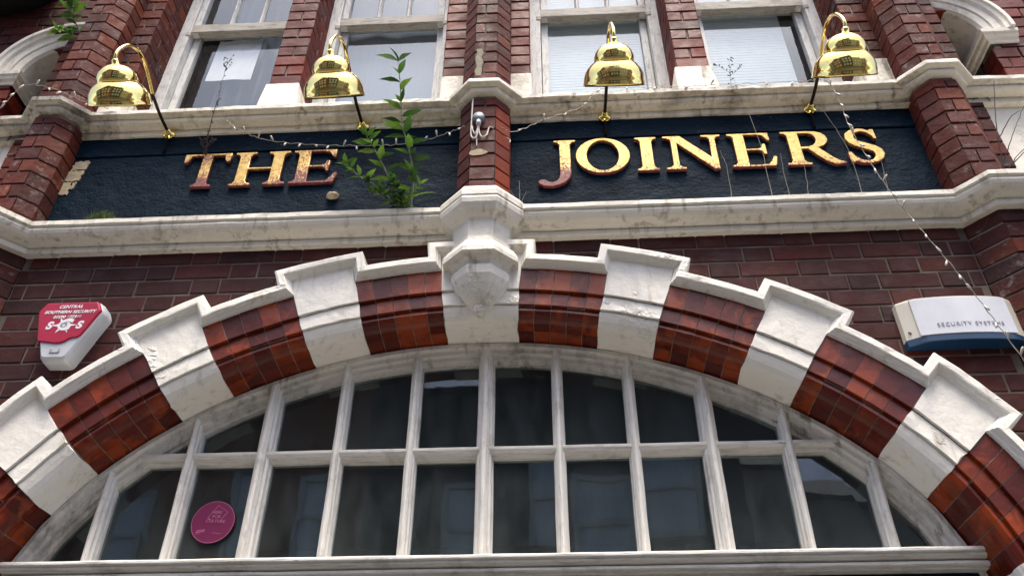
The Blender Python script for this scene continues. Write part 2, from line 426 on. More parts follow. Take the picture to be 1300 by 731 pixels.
# ------------------------------------------------------------------ ground and street
g = Geo(); g.box(-300, 300, -300, 300, -.5, -.12)
tag(g.build('road', 'asphalt'), kind='structure')
g = Geo(); g.box(-40, 40, -3.4, 30, -.3, 0); pv = tag(g.build('pavement', 'paving'), kind='structure')
g = Geo(); g.box(-40, 40, -10.4, -8.6, -.3, 0); pv2 = tag(g.build('pavement', 'paving'), kind='structure')
for yy, o in ((-3.55, pv), (-8.6, pv2)):
    g = Geo(); g.box(-40, 40, yy, yy+.148, -.3, .004); soften(tag(g.build('kerb', 'paving'), kind='structure'), .01)

# ------------------------------------------------------------------ the pub
pub = tag(empty('pub_building'), 'red brick pub front with a wide striped arch window and white painted mouldings', 'building')

CB = .0752        # course height
def spans(x0, x1, off):
    """Flemish bond brick spans between x0 and x1"""
    out = []; x = x0-off; k = 0
    while x < x1:
        w_ = .225 if k % 2 == 0 else .1125
        a, b = max(x, x0), min(x+w_, x1)
        if b-a > .03: out.append((a+.003, b-.003))
        x += w_; k += 1
    return out

# spandrel wall between the arch and the lower cornice
bk = Geo()
WL, WR = -1.894, 1.87
# backing cut round the arch
xs = [WL+(WR-WL)*i/60 for i in range(61)]
for a, b in zip(xs, xs[1:]):
    def zb(x):
        t = abs(x-XC)
        z = ZC+math.sqrt(max(2.06**2-t*t, 0)); return max(z if t < 2.0 else 2.3, 2.3)
    if abs(a-XC) > 1.66 or abs(b-XC) > 1.66: z0 = 2.3
    else: z0 = min(zb(a), zb(b))
    bk.box(a, b, .0038, .26, z0, 3.83)
wall = bk.build('spandrel_wall', 'mortar_mid', pub)
z = 2.30; k = 0
while z < 3.80:
    for a, b in spans(WL, WR, (0, .17)[k % 2] + (.03 if k % 4 > 1 else 0)):
        cs = [polar_r(x, zz) for x in (a, b) for zz in (z, z+CB)]
        if min(c[0] for c in cs) < 1.985 and max(abs(c[1]) for c in cs) < 62: continue
        if z < 2.56 and min(abs(a), abs(b)) < 1.62: continue
        brick(wall, 'brick_dark', a, b, z+.0035, min(z+CB-.0035, 3.825))
    z += CB; k += 1

# canted piers either side, below the cornice
for sx in (-1, 1):
    x0, x1 = (1.87, 1.965) if sx > 0 else (-1.894, -1.989)
    g = Geo()
    pl = [(x0, .2), (x0, .010), (x1-sx*.004, -.090), (x0+sx*1.3, -.090), (x0+sx*1.3, .2)]
    g.rings([[(x, y, 0.) for x, y in pl], [(x, y, 3.83) for x, y in pl]])
    pier = g.build('canted_pier', 'mortar_dark', pub)
    z = 2.30; k = 0
    while z < 3.80:
        zt = min(z+CB-.004, 3.825)
        j = sx*(.09 if k % 2 else .19)
        ya = random.uniform(-.002, .002)
        plan_piece(pier, 'brick_old', [(x0+sx*.004, .05), (x0+sx*.002, -.002+ya), (x1, -.1+ya), (x1+j, -.1+ya), (x1+j, .05)], z+.004, zt, 'pier_brick')
        xa = x1+j; 
        for q in range(3):
            wd = .225 if (q+k) % 2 else .1125
            brick(pier, 'brick_old', min(xa+sx*.008, xa+sx*wd), max(xa+sx*.008, xa+sx*wd), z+.004, zt, y=-.1, name='pier_brick'); xa += sx*wd
        z += CB; k += 1

# ---------------- the arch
EDG = [4.0, 12.8, 18.9, 28.2, 33.9, 43.4, 48.9, 58.0, 64.0]
nose = [(1.948+.053*(1-math.sin(R(t))), .022-.054*math.cos(R(t))) for t in (0, 18, 36, 54, 72, 90)]
arch = polar_piece('window_arch', [(2.17, .0), (2.17, -.0505), (2.069, -.0505), (2.066, -.037), (2.006, -.037), (2.004, -.025)]+
                   [(r+.0018, y+.0018) for r, y in nose[1:]]+[(1.9505, .20), (2.17, .20)], -64, 64, 110, 'mortar', pub)
W_PROF = [(2.245, .05), (2.245, -.058), (2.19, -.0585), (2.13, -.058), (2.0685, -.0575), (2.0675, -.040), (2.0635, -.040), (2.062, -.048), (2.03, -.0485), (2.0055, -.048), (2.0045, -.032), (2.0005, -.032), (1.999, -.0395)]
W_PROF += [(r-.003, y-.004) for r, y in nose[1:]]+[(1.944, .05), (1.944, .09), (1.944, .15), (1.99, .15), (2.1, .15)]
def white_block(a, b):
    o = polar_piece('stone_block', W_PROF, a, b, 9, 'stone_arch', arch, wob=.0022, edge=.22)
    return o
def brick_run(a, b):
    n = 5; wd = (b-a)/n
    for i in range(n):
        p0, p1 = a+i*wd+.036, a+(i+1)*wd-.036
        for prof in ([(2.185, .03), (2.185, -.053), (2.0675, -.053), (2.0655, -.051), (2.0655, .03)],
                     [(2.0652, .02), (2.0652, -.0395), (2.0065, -.0405), (2.0045, -.0385), (2.0045, .02)],
                     [(2.0042, .04)]+[(2.0042, -.0275)]+nose[1:]+[(1.948, .0505)],
                     [(2.0, .0515), (1.948, .0515), (1.948, .15), (2.0, .15)]):
            e = random.uniform(-.0012, .0012)
            polar_piece('arch_brick', [(r+e*.5, y+e) for r, y in prof], p0+random.uniform(-.015, .015), p1+random.uniform(-.015, .015), 1, 'brick_arch', arch, smooth=False)
white_block(-4.0, 4.0)
for s_ in (-1, 1):
    for i in range(len(EDG)-1):
        a, b = sorted((s_*EDG[i], s_*EDG[i+1]))
        if i % 2 == 0: brick_run(a, b)
        else: white_block(a, b)
# stepped label moulding over the arch
path = []
def arc(p0, p1, r):
    n = max(2, int((p1-p0)/.8))
    for i in range(n+1): path.append(pol(r, p0+(p1-p0)*i/n, 0))
LO, HI = 2.165, 2.237
allp = [-x for x in EDG[::-1]]+EDG
for i in range(len(allp)-1):
    a, b = allp[i], allp[i+1]
    hi = (abs(a+b) < .01) or (i % 2 == (len(EDG)-1) % 2)
    arc(a, b, HI if hi else LO)
LP = [(0, .02), (0, -.057), (.003, -.064), (.008, -.068), (.012, -.076), (.016, -.081), (.017, -.087), (.021, -.09), (.042, -.09), (.047, -.086), (.050, -.078), (.052, .02)]
rs = []
P2 = [Vector((p[0], p[2])) for p in path]
Q = [P2[0]]
for p in P2[1:]:
    if (p-Q[-1]).length > .004: Q.append(p)
for i, p in enumerate(Q):
    def nn(a, b):
        d = (b-a).normalized(); return Vector((-d.y, d.x))
    if i == 0: n_ = nn(p, Q[1])
    elif i == len(Q)-1: n_ = nn(Q[-2], p)
    else:
        n1, n2 = nn(Q[i-1], p), nn(p, Q[i+1]); n_ = (n1+n2)/(1+n1.dot(n2))
    r = []
    for d, y in LP:
        w_ = .003*jit((p.x, y*5+d*20, p.y), 13.)+.0025*jit((p.x, y*5+d*30, p.y), 37.)
        q = p+n_*(d+(w_ if d > .003 else 0)); r.append((q.x, y+w_*.6, q.y))
    rs.append(r)
g = Geo(); g.rings(rs); g.build('label_moulding', 'stone_arch', pub)

# ---------------- fan window
fan = polar_piece('fan_window', [(1.941, .122), (1.926, .122), (1.923, .137), (1.918, .139), (1.906, .139), (1.904, .150), (1.900, .153), (1.886, .153), (1.884, .167), (1.874, .169), (1.872, .20), (1.96, .20), (1.96, .152), (1.941, .152)], -57.5, 57.5, 92, 'timber_arc', pub)
fan['label'] = 'wide segmental fan window with peeling white glazing bars'
# sill of the window
g = Geo()
sp = [(.2, 2.494), (.104, 2.494), (.100, 2.498), (.086, 2.501), (.082, 2.505), (.082, 2.513), (.096, 2.516), (.097, 2.519), (.080, 2.522), (.070, 2.526), (.066, 2.531), (.069, 2.535), (.060, 2.537), (.058, 2.540), (.058, 2.546), (.062, 2.551), (.2, 2.556)]
n = 60; rs = []
for i in range(n+1):
    x = -1.555+3.125*i/n
    rs.append([(x, y+.002*jit((x, z_*9, y), 8.), z_+.0015*jit((x, z_*7, 3.), 7.)) for y, z_ in sp])
g.rings(rs); g.build('window_sill', 'timber_h', fan)
PIT = .265; TR = SILL+.374
def ztop(x, r):
    lo, hi = 2.4, 3.5
    for _ in range(40):
        mid = (lo+hi)/2
        if polar_r(x, mid)[0] < r: lo = mid
        else: hi = mid
    return lo
for k in range(-5, 6):
    x = XC+.012+k*PIT; w_ = .031 if k in (-3, 0, 3) else .0215
    y0 = .118 if k in (-3, 0, 3) else .124
    plan = [(-w_, .2), (-w_, .172), (-w_*.86, .166), (-w_*.80, .150), (-w_*.55, .144), (-w_*.48, .134), (-w_*.2, y0+.002), (0, y0), (w_*.2, y0+.002), (w_*.48, .134), (w_*.55, .144), (w_*.80, .150), (w_*.86, .166), (w_, .172), (w_, .2)]
    zt = ztop(x, 1.926); n = 14; rs = []
    for i in range(n+1):
        zz = 2.545+(zt-2.545)*i/n; dx = .0018*jit((x*5, zz, 1.), 5.)
        rs.append([(x+px+dx+.0012*jit((px*80+x*9, zz, y*50), 9.), y, zz) for px, y in plan])
    g = Geo(); g.rings(rs); g.build('glazing_bar', 'timber_v', fan)
hx = [XC+.012+k*PIT for k in range(-5, 6)]
xe = 1.222
for a, b in [(-xe-.02, hx[1])]+list(zip(hx[1:-1], hx[2:-1]))+[(hx[-2], xe+.02)]:
    tp = [(.2, -.021), (.166, -.021), (.160, -.012), (.146, -.008), (.138, .004), (.137, .012), (.146, .018), (.2, .021)]
    g = Geo(); rs = []
    for i in range(6):
        x = a+(b-a)*i/5; dz = .0016*jit((x, 2., 2.), 6.)
        rs.append([(x, y, TR+z_+dz) for y, z_ in tp])
    g.rings(rs); g.build('transom_bar', 'timber_h', fan)
# panes
cells = [(-1.6, hx[0])]+list(zip(hx, hx[1:]))+[(hx[-1], 1.6)]
for a, b in cells:
    def top(x): return ztop(x, 1.90)
    pts = [a+(b-a)*i/6 for i in range(7)]
    pts = [x for x in pts if top(x) > 2.545]
    low = [(x, min(top(x), TR)) for x in pts]
    if len(pts) > 1:
        tl = random.uniform(-.008, .008); ty = random.uniform(-.006, .006)
        v = [(pts[0], .186, 2.54), (pts[-1], .186+tl, 2.54)]+[(x, .186+ty+tl*(x-a)/(b-a), zz) for x, zz in reversed(low)]
        pyd('pane', v, [tuple(range(len(v)))], 'glass_dark', fan, fix=False)
    hp = [x for x in pts if top(x) > TR+.01]
    if len(hp) > 1:
        tl = random.uniform(-.008, .008); ty = random.uniform(-.006, .006)
        v = [(hp[0], .186, TR), (hp[-1], .186+tl, TR)]+[(x, .186+ty+tl*(x-a)/(b-a), top(x)) for x in reversed(hp)]
        pyd('pane', v, [tuple(range(len(v)))], 'glass_dark', fan, fix=False)
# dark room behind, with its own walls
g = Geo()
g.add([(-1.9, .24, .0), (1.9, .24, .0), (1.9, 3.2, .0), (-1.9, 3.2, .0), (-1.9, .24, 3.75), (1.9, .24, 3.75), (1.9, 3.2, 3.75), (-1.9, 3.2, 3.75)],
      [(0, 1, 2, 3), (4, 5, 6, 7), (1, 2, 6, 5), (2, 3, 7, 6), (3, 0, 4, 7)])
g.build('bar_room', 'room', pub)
# shop front under the arch window
g = Geo(); g.box(-1.62, 1.62, .135, .24, 2.30, 2.492)
g.box(-1.62, 1.62, .16, .22, .0, .75)
for x in (-1.6, -.75, .0, .75, 1.6): g.box(x-.05, x+.05, .12, .25, 0, 2.31)
g.build('timber_shopfront', 'navy', pub)
for a, b in ((-1.55, -.8), (-.7, -.05), (.05, .7), (.8, 1.55)):
    pyd('pane', [(a, .19, .74), (b, .19, .74), (b, .19, 2.31), (a, .19, 2.31)], [(0, 1, 2, 3)], 'glass_dark', pub, fix=False)
for s_ in (-1, 1):
    g = Geo(); g.box(min(s_*1.62, s_*1.9), max(s_*1.62, s_*1.9), .0, .26, 0, 2.30); g.build('wall_pier', 'brick_dark', pub)

# ---------------- lower cornice
LC = [(-.2, 3.79), (.028, 3.790), (.032, 3.794), (.032, 3.812), (.026, 3.816), (.024, 3.820), (.040, 3.823), (.060, 3.827), (.078, 3.834), (.091, 3.845), (.097, 3.857), (.0975, 3.865), (.093, 3.868), (.092, 3.871), (.101, 3.874), (.105, 3.877), (.105, 3.898), (.100, 3.902), (.03, 3.925), (-.2, 3.935)]
sweep_plan('lower_cornice', [(-3.4, -.1), (-1.989, -.1), (-1.894, 0), (1.87, 0), (1.965, -.1), (3.4, -.1)], LC, 'stone', pub)
# ---------------- carved corbel under the middle pilaster
def octa(a, z_, yc=-.04, sc=1.):
    t = .4142*a
    return [(XC+x, yc+y, z_) for x, y in ((-t, -a), (t, -a), (a, -t), (a, t+.02), (t, a*.6+.02), (-t, a*.6+.02), (-a, t+.02), (-a, -t))]
g = Geo()
g.rings([octa(a, z_) for a, z_ in ((.03, 3.935), (.150, 3.925), (.163, 3.905), (.167, 3.893), (.167, 3.868), (.163, 3.864), (.166, 3.852), (.162, 3.832), (.148, 3.812), (.130, 3.797), (.118, 3.790), (.112, 3.784), (.106, 3.68))])
corb = g.build('corbel', 'stone', pub)
g = Geo(); g.rings([octa(a, z_) for a, z_ in ((.104, 3.71), (.110, 3.70), (.113, 3.676), (.124, 3.668), (.137, 3.644), (.143, 3.626), (.143, 3.606), (.124, 3.604), (.118, 3.596), (.106, 3.588), (.098, 3.574), (.094, 3.56))])
g.build('corbel_collar', 'stone', corb)
g = Geo(); g.rings([octa(a, z_) for a, z_ in ((.092, 3.578), (.104, 3.570), (.110, 3.552), (.106, 3.527), (.090, 3.497), (.068, 3.468), (.045, 3.445), (.028, 3.432))])
g.build('corbel_bulb', 'stone', corb)
g = Geo(); g.rings([octa(a, z_, -.046) for a, z_ in ((.018, 3.44), (.024, 3.434), (.027, 3.425), (.022, 3.414), (.012, 3.411), (.010, 3.402), (.006, 3.400))])
g.build('corbel_bud', 'stone', corb)

# ---------------- three brick pilasters: shaft pieces between the cornices and above
def shaft(xc, mt, name):
    F, S, yf, ys = .05, .108, -.15, -.088
    o = empty(name, (0, 0, 0), pub)
    g = Geo(); e = .007
    pl = [(xc-S+e, .1), (xc-S+e, ys+e*.5), (xc-F+e*.5, yf+e), (xc+F-e*.5, yf+e), (xc+S-e, ys+e*.5), (xc+S-e, .1)]
    g.rings([[(x, y, 3.90) for x, y in pl], [(x, y, 6.6) for x, y in pl]]); g.build('mortar_core', 'mortar_dark', o)
    z_ = 3.925; k_ = 0
    while z_ < 6.1:
        if 4.475 < z_ < 4.60: z_ = 4.605; continue
        zt = min(z_+CB-.004, 4.50) if z_ < 4.5 else z_+CB-.004
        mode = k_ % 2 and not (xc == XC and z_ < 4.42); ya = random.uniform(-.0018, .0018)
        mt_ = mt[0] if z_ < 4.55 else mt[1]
        if mode:
            m_ = xc+random.choice((-.006, .004)); g2 = .0035
            plan_piece(o, mt_, [(xc-S, .02), (xc-S, ys), (xc-F, yf+ya), (m_-g2, yf+ya), (m_-g2, .02)], z_+.003, zt, 'pilaster_brick')
            plan_piece(o, mt_, [(m_+g2, .02), (m_+g2, yf+ya), (xc+F, yf+ya), (xc+S, ys), (xc+S, .02)], z_+.003, zt, 'pilaster_brick')
        else:
            q = .0025
            plan_piece(o, mt_, [(xc-S, .02), (xc-S, ys), (xc-F-q*1.4, yf+.003), (xc-F-q*1.4, .02)], z_+.003, zt, 'pilaster_brick')
            plan_piece(o, mt_, [(xc-F+q, .02), (xc-F, yf+ya), (xc+F, yf+ya), (xc+F-q, .02)], z_+.003, zt, 'pilaster_brick')
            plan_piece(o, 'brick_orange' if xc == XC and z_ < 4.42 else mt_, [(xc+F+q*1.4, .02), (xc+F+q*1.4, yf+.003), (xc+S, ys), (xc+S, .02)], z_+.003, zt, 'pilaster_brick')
        z_ += CB; k_ += 1
    return o
PX = (XC-1.97, XC, XC+1.97)
shaft(PX[0], ('brick_old', 'brick_old'), 'brick_pilaster')
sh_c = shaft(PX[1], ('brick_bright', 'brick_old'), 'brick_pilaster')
shaft(PX[2], ('brick_old', 'brick_old'), 'brick_pilaster')
for (x0, x1, z0, z1) in ((-.045, -.012, 4.655, 4.85),):
    rs = []
    for zz in [z0+(z1-z0)*i/6 for i in range(7)]:
        a, b = XC+x0+random.uniform(-.006, .006), XC+x1+random.uniform(-.006, .006)
        rs.append([(a, -.148, zz), (a+.003, -.1535, zz), (b-.003, -.1535, zz), (b, -.148, zz)])
    g = Geo(); g.rings(rs); g.build('cement_patch', 'cement', sh_c)
g = Geo()
g.rings([[(XC-.02+random.uniform(.7, 1.)*.045*math.cos(t), y, 4.155+random.uniform(.6, 1.)*.022*math.sin(t)) for t in [2*math.pi*i/12 for i in range(12)]] for y in (-.146, -.1545)])
g.build('cement_patch', 'plaster', sh_c)

# ---------------- upper cornice with caps round the pilasters
UC = [(-.30, 4.482), (.024, 4.482), (.028, 4.486), (.028, 4.507), (.024, 4.511), (.022, 4.516), (.060, 4.519), (.070, 4.523), (.074, 4.530), (.074, 4.540), (.068, 4.543), (.066, 4.546), (.094, 4.550), (.101, 4.554), (.101, 4.574), (.096, 4.580), (.0, 4.592), (-.30, 4.62)]
upath = [(-3.4, 0)]
for xc in PX:
    upath += [(xc-.06, 0), (xc-.06, -.065), (xc-.025, -.10), (xc+.025, -.10), (xc+.06, -.065), (xc+.06, 0)]
upath += [(3.4, 0)]
# three lengths of different dirtiness
cut = [(-3.4, -1.70, 'stone_sooty'), (-1.70, 1.70, 'stone_dirty'), (1.70, 3.4, 'stone_dirty')]
for a, b, mt in cut:
    pth = [(a, 0)]+[p for p in upath if a < p[0] < b]+[(b, 0)]
    sweep_plan('upper_cornice', pth, UC, mt, pub, wob=.0024)

# ---------------- upper storey: piers, jambs and sash windows
def stack(parent, mt, x0, x1, z0, z1, depth, y=0., split=True):
    z_ = z0; k_ = 0
    while z_ < z1:
        zt = min(z_+CB-.004, z1)
        if zt-z_ < .02: break
        xsr = [(x0, x1)]
        if split and k_ % 2: xm = (x0+x1)/2+random.uniform(-.006, .006); xsr = [(x0, xm-.0035), (xm+.0035, x1)]
        h = depth*(.62 if k_ % 2 else .40)
        for a, b in xsr:
            brick(parent, mt, a, b, z_+.003, zt, y=y, depth=h-.004, name='jamb_brick')
        brick(parent, mt, x0+.0015, x1-.0015, z_+.003, zt, y=y+h+.004, depth=depth-h-.004, name='jamb_brick')
        z_ += CB; k_ += 1
def backing(name, x0, x1, y0, y1, z0, z1, mt='mortar'):
    g = Geo(); g.box(x0, x1, y0, y1, z0, z1); return g.build(name, mt, pub)
HEAD = 6.45
for x0, x1 in ((-1.078, -.930), (.882, 1.034)):
    p = backing('window_pier', x0+.006, x1-.006, .008, .30, 4.60, HEAD)
    stack(p, 'brick_red', x0, x1, 4.845, 5.95, .20)
    # splayed stone base
    g = Geo()
    rs = []
    for i in range(7):
        t = i/6; zz = 4.585+(4.842-4.585)*t; e = .030*(1-t)**1.2
        rs.append([(x0-.012-e*.4, .2, zz), (x0-.012-e*.4+random.uniform(-.002, .002), -.012-e, zz), (x1+.004+e+random.uniform(-.002, .002), -.012-e, zz), (x1+.004+e, .2, zz)])
    g.rings(rs); soften(g.build('stone_base', 'stone_dirty', p), .006)
JM = [(-1.90, -1.775), (-.235, -.105), (.08, .188), (1.73, 1.87)]
for i, (x0, x1) in enumerate(JM):
    p = backing('window_jamb', x0+.006, x1-.006, .008, .30, 4.60, HEAD)
    stack(p, 'brick_old' if i in (0, 3) else 'brick_red', x0, x1, 4.845, 5.95, .20, split=i in (0, 3))
    g = Geo(); g.box(x0-.004, x1+.006, -.014, .2, 4.585, 4.841); soften(g.build('stone_base', 'stone_dirty', p), .008)
g = Geo(); g.box(-3.4, 3.4, -.02, .3, HEAD, 7.0); g.build('upper_wall', 'brick_red', pub)
g = Geo()
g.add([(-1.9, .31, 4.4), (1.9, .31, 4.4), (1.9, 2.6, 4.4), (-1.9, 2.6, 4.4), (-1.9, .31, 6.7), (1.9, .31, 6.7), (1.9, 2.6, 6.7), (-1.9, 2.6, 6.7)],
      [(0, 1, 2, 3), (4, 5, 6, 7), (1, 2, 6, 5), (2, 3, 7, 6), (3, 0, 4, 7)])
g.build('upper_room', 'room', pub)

def pris(gm, x0, x1, y0, y1, z0, z1): gm.box(x0, x1, y0, y1, z0, z1)
def sash(x0, x1):
    fr = Geo(); B = .055                                         # outer box frame
    fr.box(x0-.02, x0+B, .200, .30, 4.60, HEAD); fr.box(x1-B, x1+.02, .200, .30, 4.60, HEAD); fr.box(x0+B, x1-B, .202, .30, HEAD-.07, HEAD)
    fr.box(x0+B, x1-B, .19, .30, 4.60, 4.68)
    w_ = soften(fr.build('sash_window', 'timber_sash', pub), .004)
    lo = Geo(); a, b = x0+B+.003, x1-B-.003                      # lower sash sits behind
    lo.box(a, a+.038, .252, .29, 4.68, 5.665); lo.box(b-.038, b, .252, .29, 4.68, 5.665); lo.box(a+.038, b-.038, .252, .29, 4.68, 4.745)
    lo.box(a+.038, b-.038, .252, .29, 5.635, 5.665)
    soften(lo.build('lower_sash', 'timber_sash', w_), .003)
    for p, q in ((a, a+.036), (b-.036, b)):
        us = Geo(); us.box(p, q, .208, .246, 5.60, HEAD-.07); soften(us.build('sash_stile', 'timber_sash', w_), .003)
    rl = Geo(); rl.box(a-.018, b+.018, .204, .246, 5.602, 5.672); soften(rl.build('meeting_rail', 'timber_rail', w_), .004)
    for s_ in (a-.012, b+.012):
        h = Geo(); h.box(s_-.014, s_+.014, .196, .23, 5.565, 5.603); soften(h.build('sash_horn', 'timber_rail', w_), .006)
    for t in (1/3, 2/3):
        x = a+.036+(b-a-.072)*t
        gb = Geo(); gb.rings([[(x-.013, .238, zz), (x-.013, .225, zz), (x-.004, .212, zz), (x+.004, .212, zz), (x+.013, .225, zz), (x+.013, .238, zz)] for zz in (5.67, HEAD-.07)])
        gb.build('glazing_bar', 'timber_sash', w_)
    def gl(p, q, y, z0, z1):
        t = random.uniform(-.002, .002)
        pyd('pane', [(p, y, z0), (q, y+t, z0), (q, y+t, z1), (p, y, z1)], [(0, 1, 2, 3)], 'glass', w_, fix=False)
    gl(a+.03, b-.03, .272, 4.72, 5.65)
    ed = [a+.03]+[a+.036+(b-a-.072)*t for t in (1/3, 2/3)]+[b-.03]
    for p, q in zip(ed, ed[1:]): gl(p, q, .230, 5.66, HEAD-.08)
    return w_
SW = [(-1.775, -1.078), (-.930, -.235), (.188, .882), (1.034, 1.73)]
for a, b in SW: sash(a, b)

# ---------------- side bays with the small arched niches
for sx in (-1, 1):
    nx = XC+sx*2.132; ri, ro, zs = .24, .36, 4.95
    # wall backing with the arched opening
    g = Geo(); n = 20
    def hole(x):
        d = abs(x-nx)
        return None if d >= ri+.03 else zs+.045+math.sqrt(max((ri+.03)**2-d*d, 0))
    xs = [nx+sx*(-.2+(1.4)*i/70) for i in range(71)]
    for a, b in zip(xs, xs[1:]):
        ha, hb = hole(a), hole(b); l_, h_ = min(a, b), max(a, b)
        if ha is None or hb is None: g.box(l_, h_, .009, .45, 4.55, 6.6)
        else: g.box(l_, h_, .009, .45, min(ha, hb), 6.6)
    sw = g.build('side_wall', 'mortar', pub)
    z_ = 4.60; k_ = 0
    while z_ < 6.0:
        for a, b in spans(min(nx+sx*.0, nx+sx*1.1), max(nx, nx+sx*1.1), (0.05, .21)[k_ % 2]):
            zt = z_+CB-.004
            def rr(x, zz): return math.hypot(x-nx, max(zz-zs, 0))
            if min(rr(x, zz) for x in (a, b) for zz in (z_, zt)) < ri-.001:
                # trim bricks that reach into the opening below the springing
                if zt <= zs+.02:
                    if sx > 0: a = max(a, nx+ri)
                    else: b = min(b, nx-ri)
                    if b-a < .03: continue
                else: continue
            brick(sw, 'brick_dark' if sx < 0 and z_ > 5.2 else 'brick_red', a, b, z_+.003, zt, depth=.12)
        z_ += CB; k_ += 1
    # archivolt and soffit
    AP = [(ri, .42), (ri, .012), (ri+.010, -.004), (ri+.030, -.012), (ri+.042, -.012), (ri+.044, -.020), (ri+.075, -.026), (ri+.082, -.040), (ri+.098, -.046), (ri+.102, -.056), (ro-.002, -.058), (ro, -.05), (ro, .02), (ro, .42)]
    rs = [[(nx+r*math.sin(t), y, zs+.045+r*math.cos(t)) for r, y in AP] for t in [sx*R(90-i*5) for i in range(0, 22)]]
    g = Geo(); g.rings(rs); g.build('niche_arch', 'stone', pub)
    # impost block on the jamb
    ip = [(0, zs-.022), (.010, zs-.022), (.014, zs-.004), (.026, zs+.002), (.032, zs+.02), (.040, zs+.024), (.042, zs+.044), (0, zs+.046)]
    xj = nx+sx*(ri+.002)
    rs = []
    for x, y, cx_, cy_ in ((xj, .42, -sx, 0), (xj, .002, -sx, -1), (nx+sx*(ro+.012), .002, 0, -1), ):
        rs.append([(x+cx_*d, y+cy_*d, zz) for d, zz in ip])
    g = Geo(); g.rings(rs); g.build('impost', 'stone', pub)
    g = Geo(); g.box(nx-.3, nx+.3, .42, .5, 4.55, 5.6); g.build('niche_back', 'room', pub)
    g = Geo(); xb = nx+sx*ri; g.box(min(xb, xb+sx*.05), max(xb, xb+sx*.05), .125, .43, 4.60, zs); g.build('niche_jamb_shade', 'black', pub)  # jamb side coloured black to stand for the deep shade on it
    # brick strip beside the pilaster
    xa, xb = PX[1+sx]+sx*.09, PX[1+sx]+sx*.205
    p = backing('pilaster_strip', min(xa, xb)+.006, max(xa, xb)-.006, -.028, .42, 3.90, 6.5, 'mortar_dark')
    for z0, z1 in ((3.925, 4.48), (4.605, 5.95)):
        stack(p, 'brick_old', min(xa, xb), max(xa, xb), z0, z1, .2, y=-.036, split=False)
    # white rendered panel between the cornices
    xp = xb
    g = Geo(); g.box(min(xp, sx*3.4), max(xp, sx*3.4), .0, .2, 3.9, 4.49); g.build('render_panel', 'stone', pub)

# black shape jutting out at the top of the left side bay
g = Geo()
cx_, cy_, cz_ = -2.66, -.16, 5.70
rs = []
for i, (r, dz) in enumerate(((.02, -.20), (.12, -.185), (.21, -.13), (.26, -.05), (.27, .02), (.25, .05), (.20, .30), (.05, .34))):
    rs.append([(cx_+r*1.15*math.cos(2*math.pi*k/24), cy_+r*math.sin(2*math.pi*k/24), cz_+dz) for k in range(24)])
g.rings(rs)
o = g.build('black_shape', 'black', None, True)
tag(o, 'large black rounded shape high on the brick beside the leafy sprig', 'cowl')

# ------------------------------------------------------------------ the sign
sign = tag(empty('fascia_sign', (0, 0, 3.93)), 'long navy painted sign board with raised gilt letters reading THE JOINERS', 'sign')
def at_sign(o): o.parent = sign; o.matrix_parent_inverse = Matrix.Translation((0, 0, -3.93)); return o
def plank(x0, x1, z0, z1, y):
    n = 50; rs = []
    for i in range(n+1):
        x = x0+(x1-x0)*i/n; d = .0022*jit((x, z0, 1.), 5.)
        rs.append([(x, .06, z0), (x, y+.003+d, z0+.001), (x, y+d, z0+.004), (x, y+d+.0012*jit((x, 5., z0), 11.), (z0+z1)/2), (x, y+d, z1-.004), (x, y+.003+d, z1-.001), (x, .06, z1)])
    g = Geo(); g.rings(rs); return at_sign(g.build('plank', 'navy'))
for x0, x1 in ((-1.892, XC-.10), (XC+.10, 1.868)):
    for z0, z1, y in ((3.90, 4.3665, -.009), (4.368, 4.495, -.014)):
        plank(x0, x1, z0, z1, y)
# flaking paint at the left end: bare plaster patches
for (x0, x1, z0, z1) in ((-1.872, -1.806, 4.292, 4.345), (-1.880, -1.812, 4.222, 4.286), (-1.888, -1.836, 4.140, 4.216), (-1.832, -1.818, 4.175, 4.214), (-1.812, -1.778, 4.396, 4.412), (-1.80, -1.770, 4.414, 4.426)):
    per = []
    for a, b, n in (((x0, z0), (x1, z0), 7), ((x1, z0), (x1, z1), 6), ((x1, z1), (x0, z1), 7), ((x0, z1), (x0, z0), 6)):
        for k in range(n): per.append((a[0]+(b[0]-a[0])*k/n+random.uniform(-.006, .006)*min(1, (x1-x0)/.04), a[1]+(b[1]-a[1])*k/n+random.uniform(-.005, .005)*min(1, (z1-z0)/.04)))
    g = Geo(); g.rings([[(x+(z_-4.2)*.06, y, z_) for x, z_ in per] for y in (.0, -.0128)])
    at_sign(g.build('flaked_patch', 'plaster'))

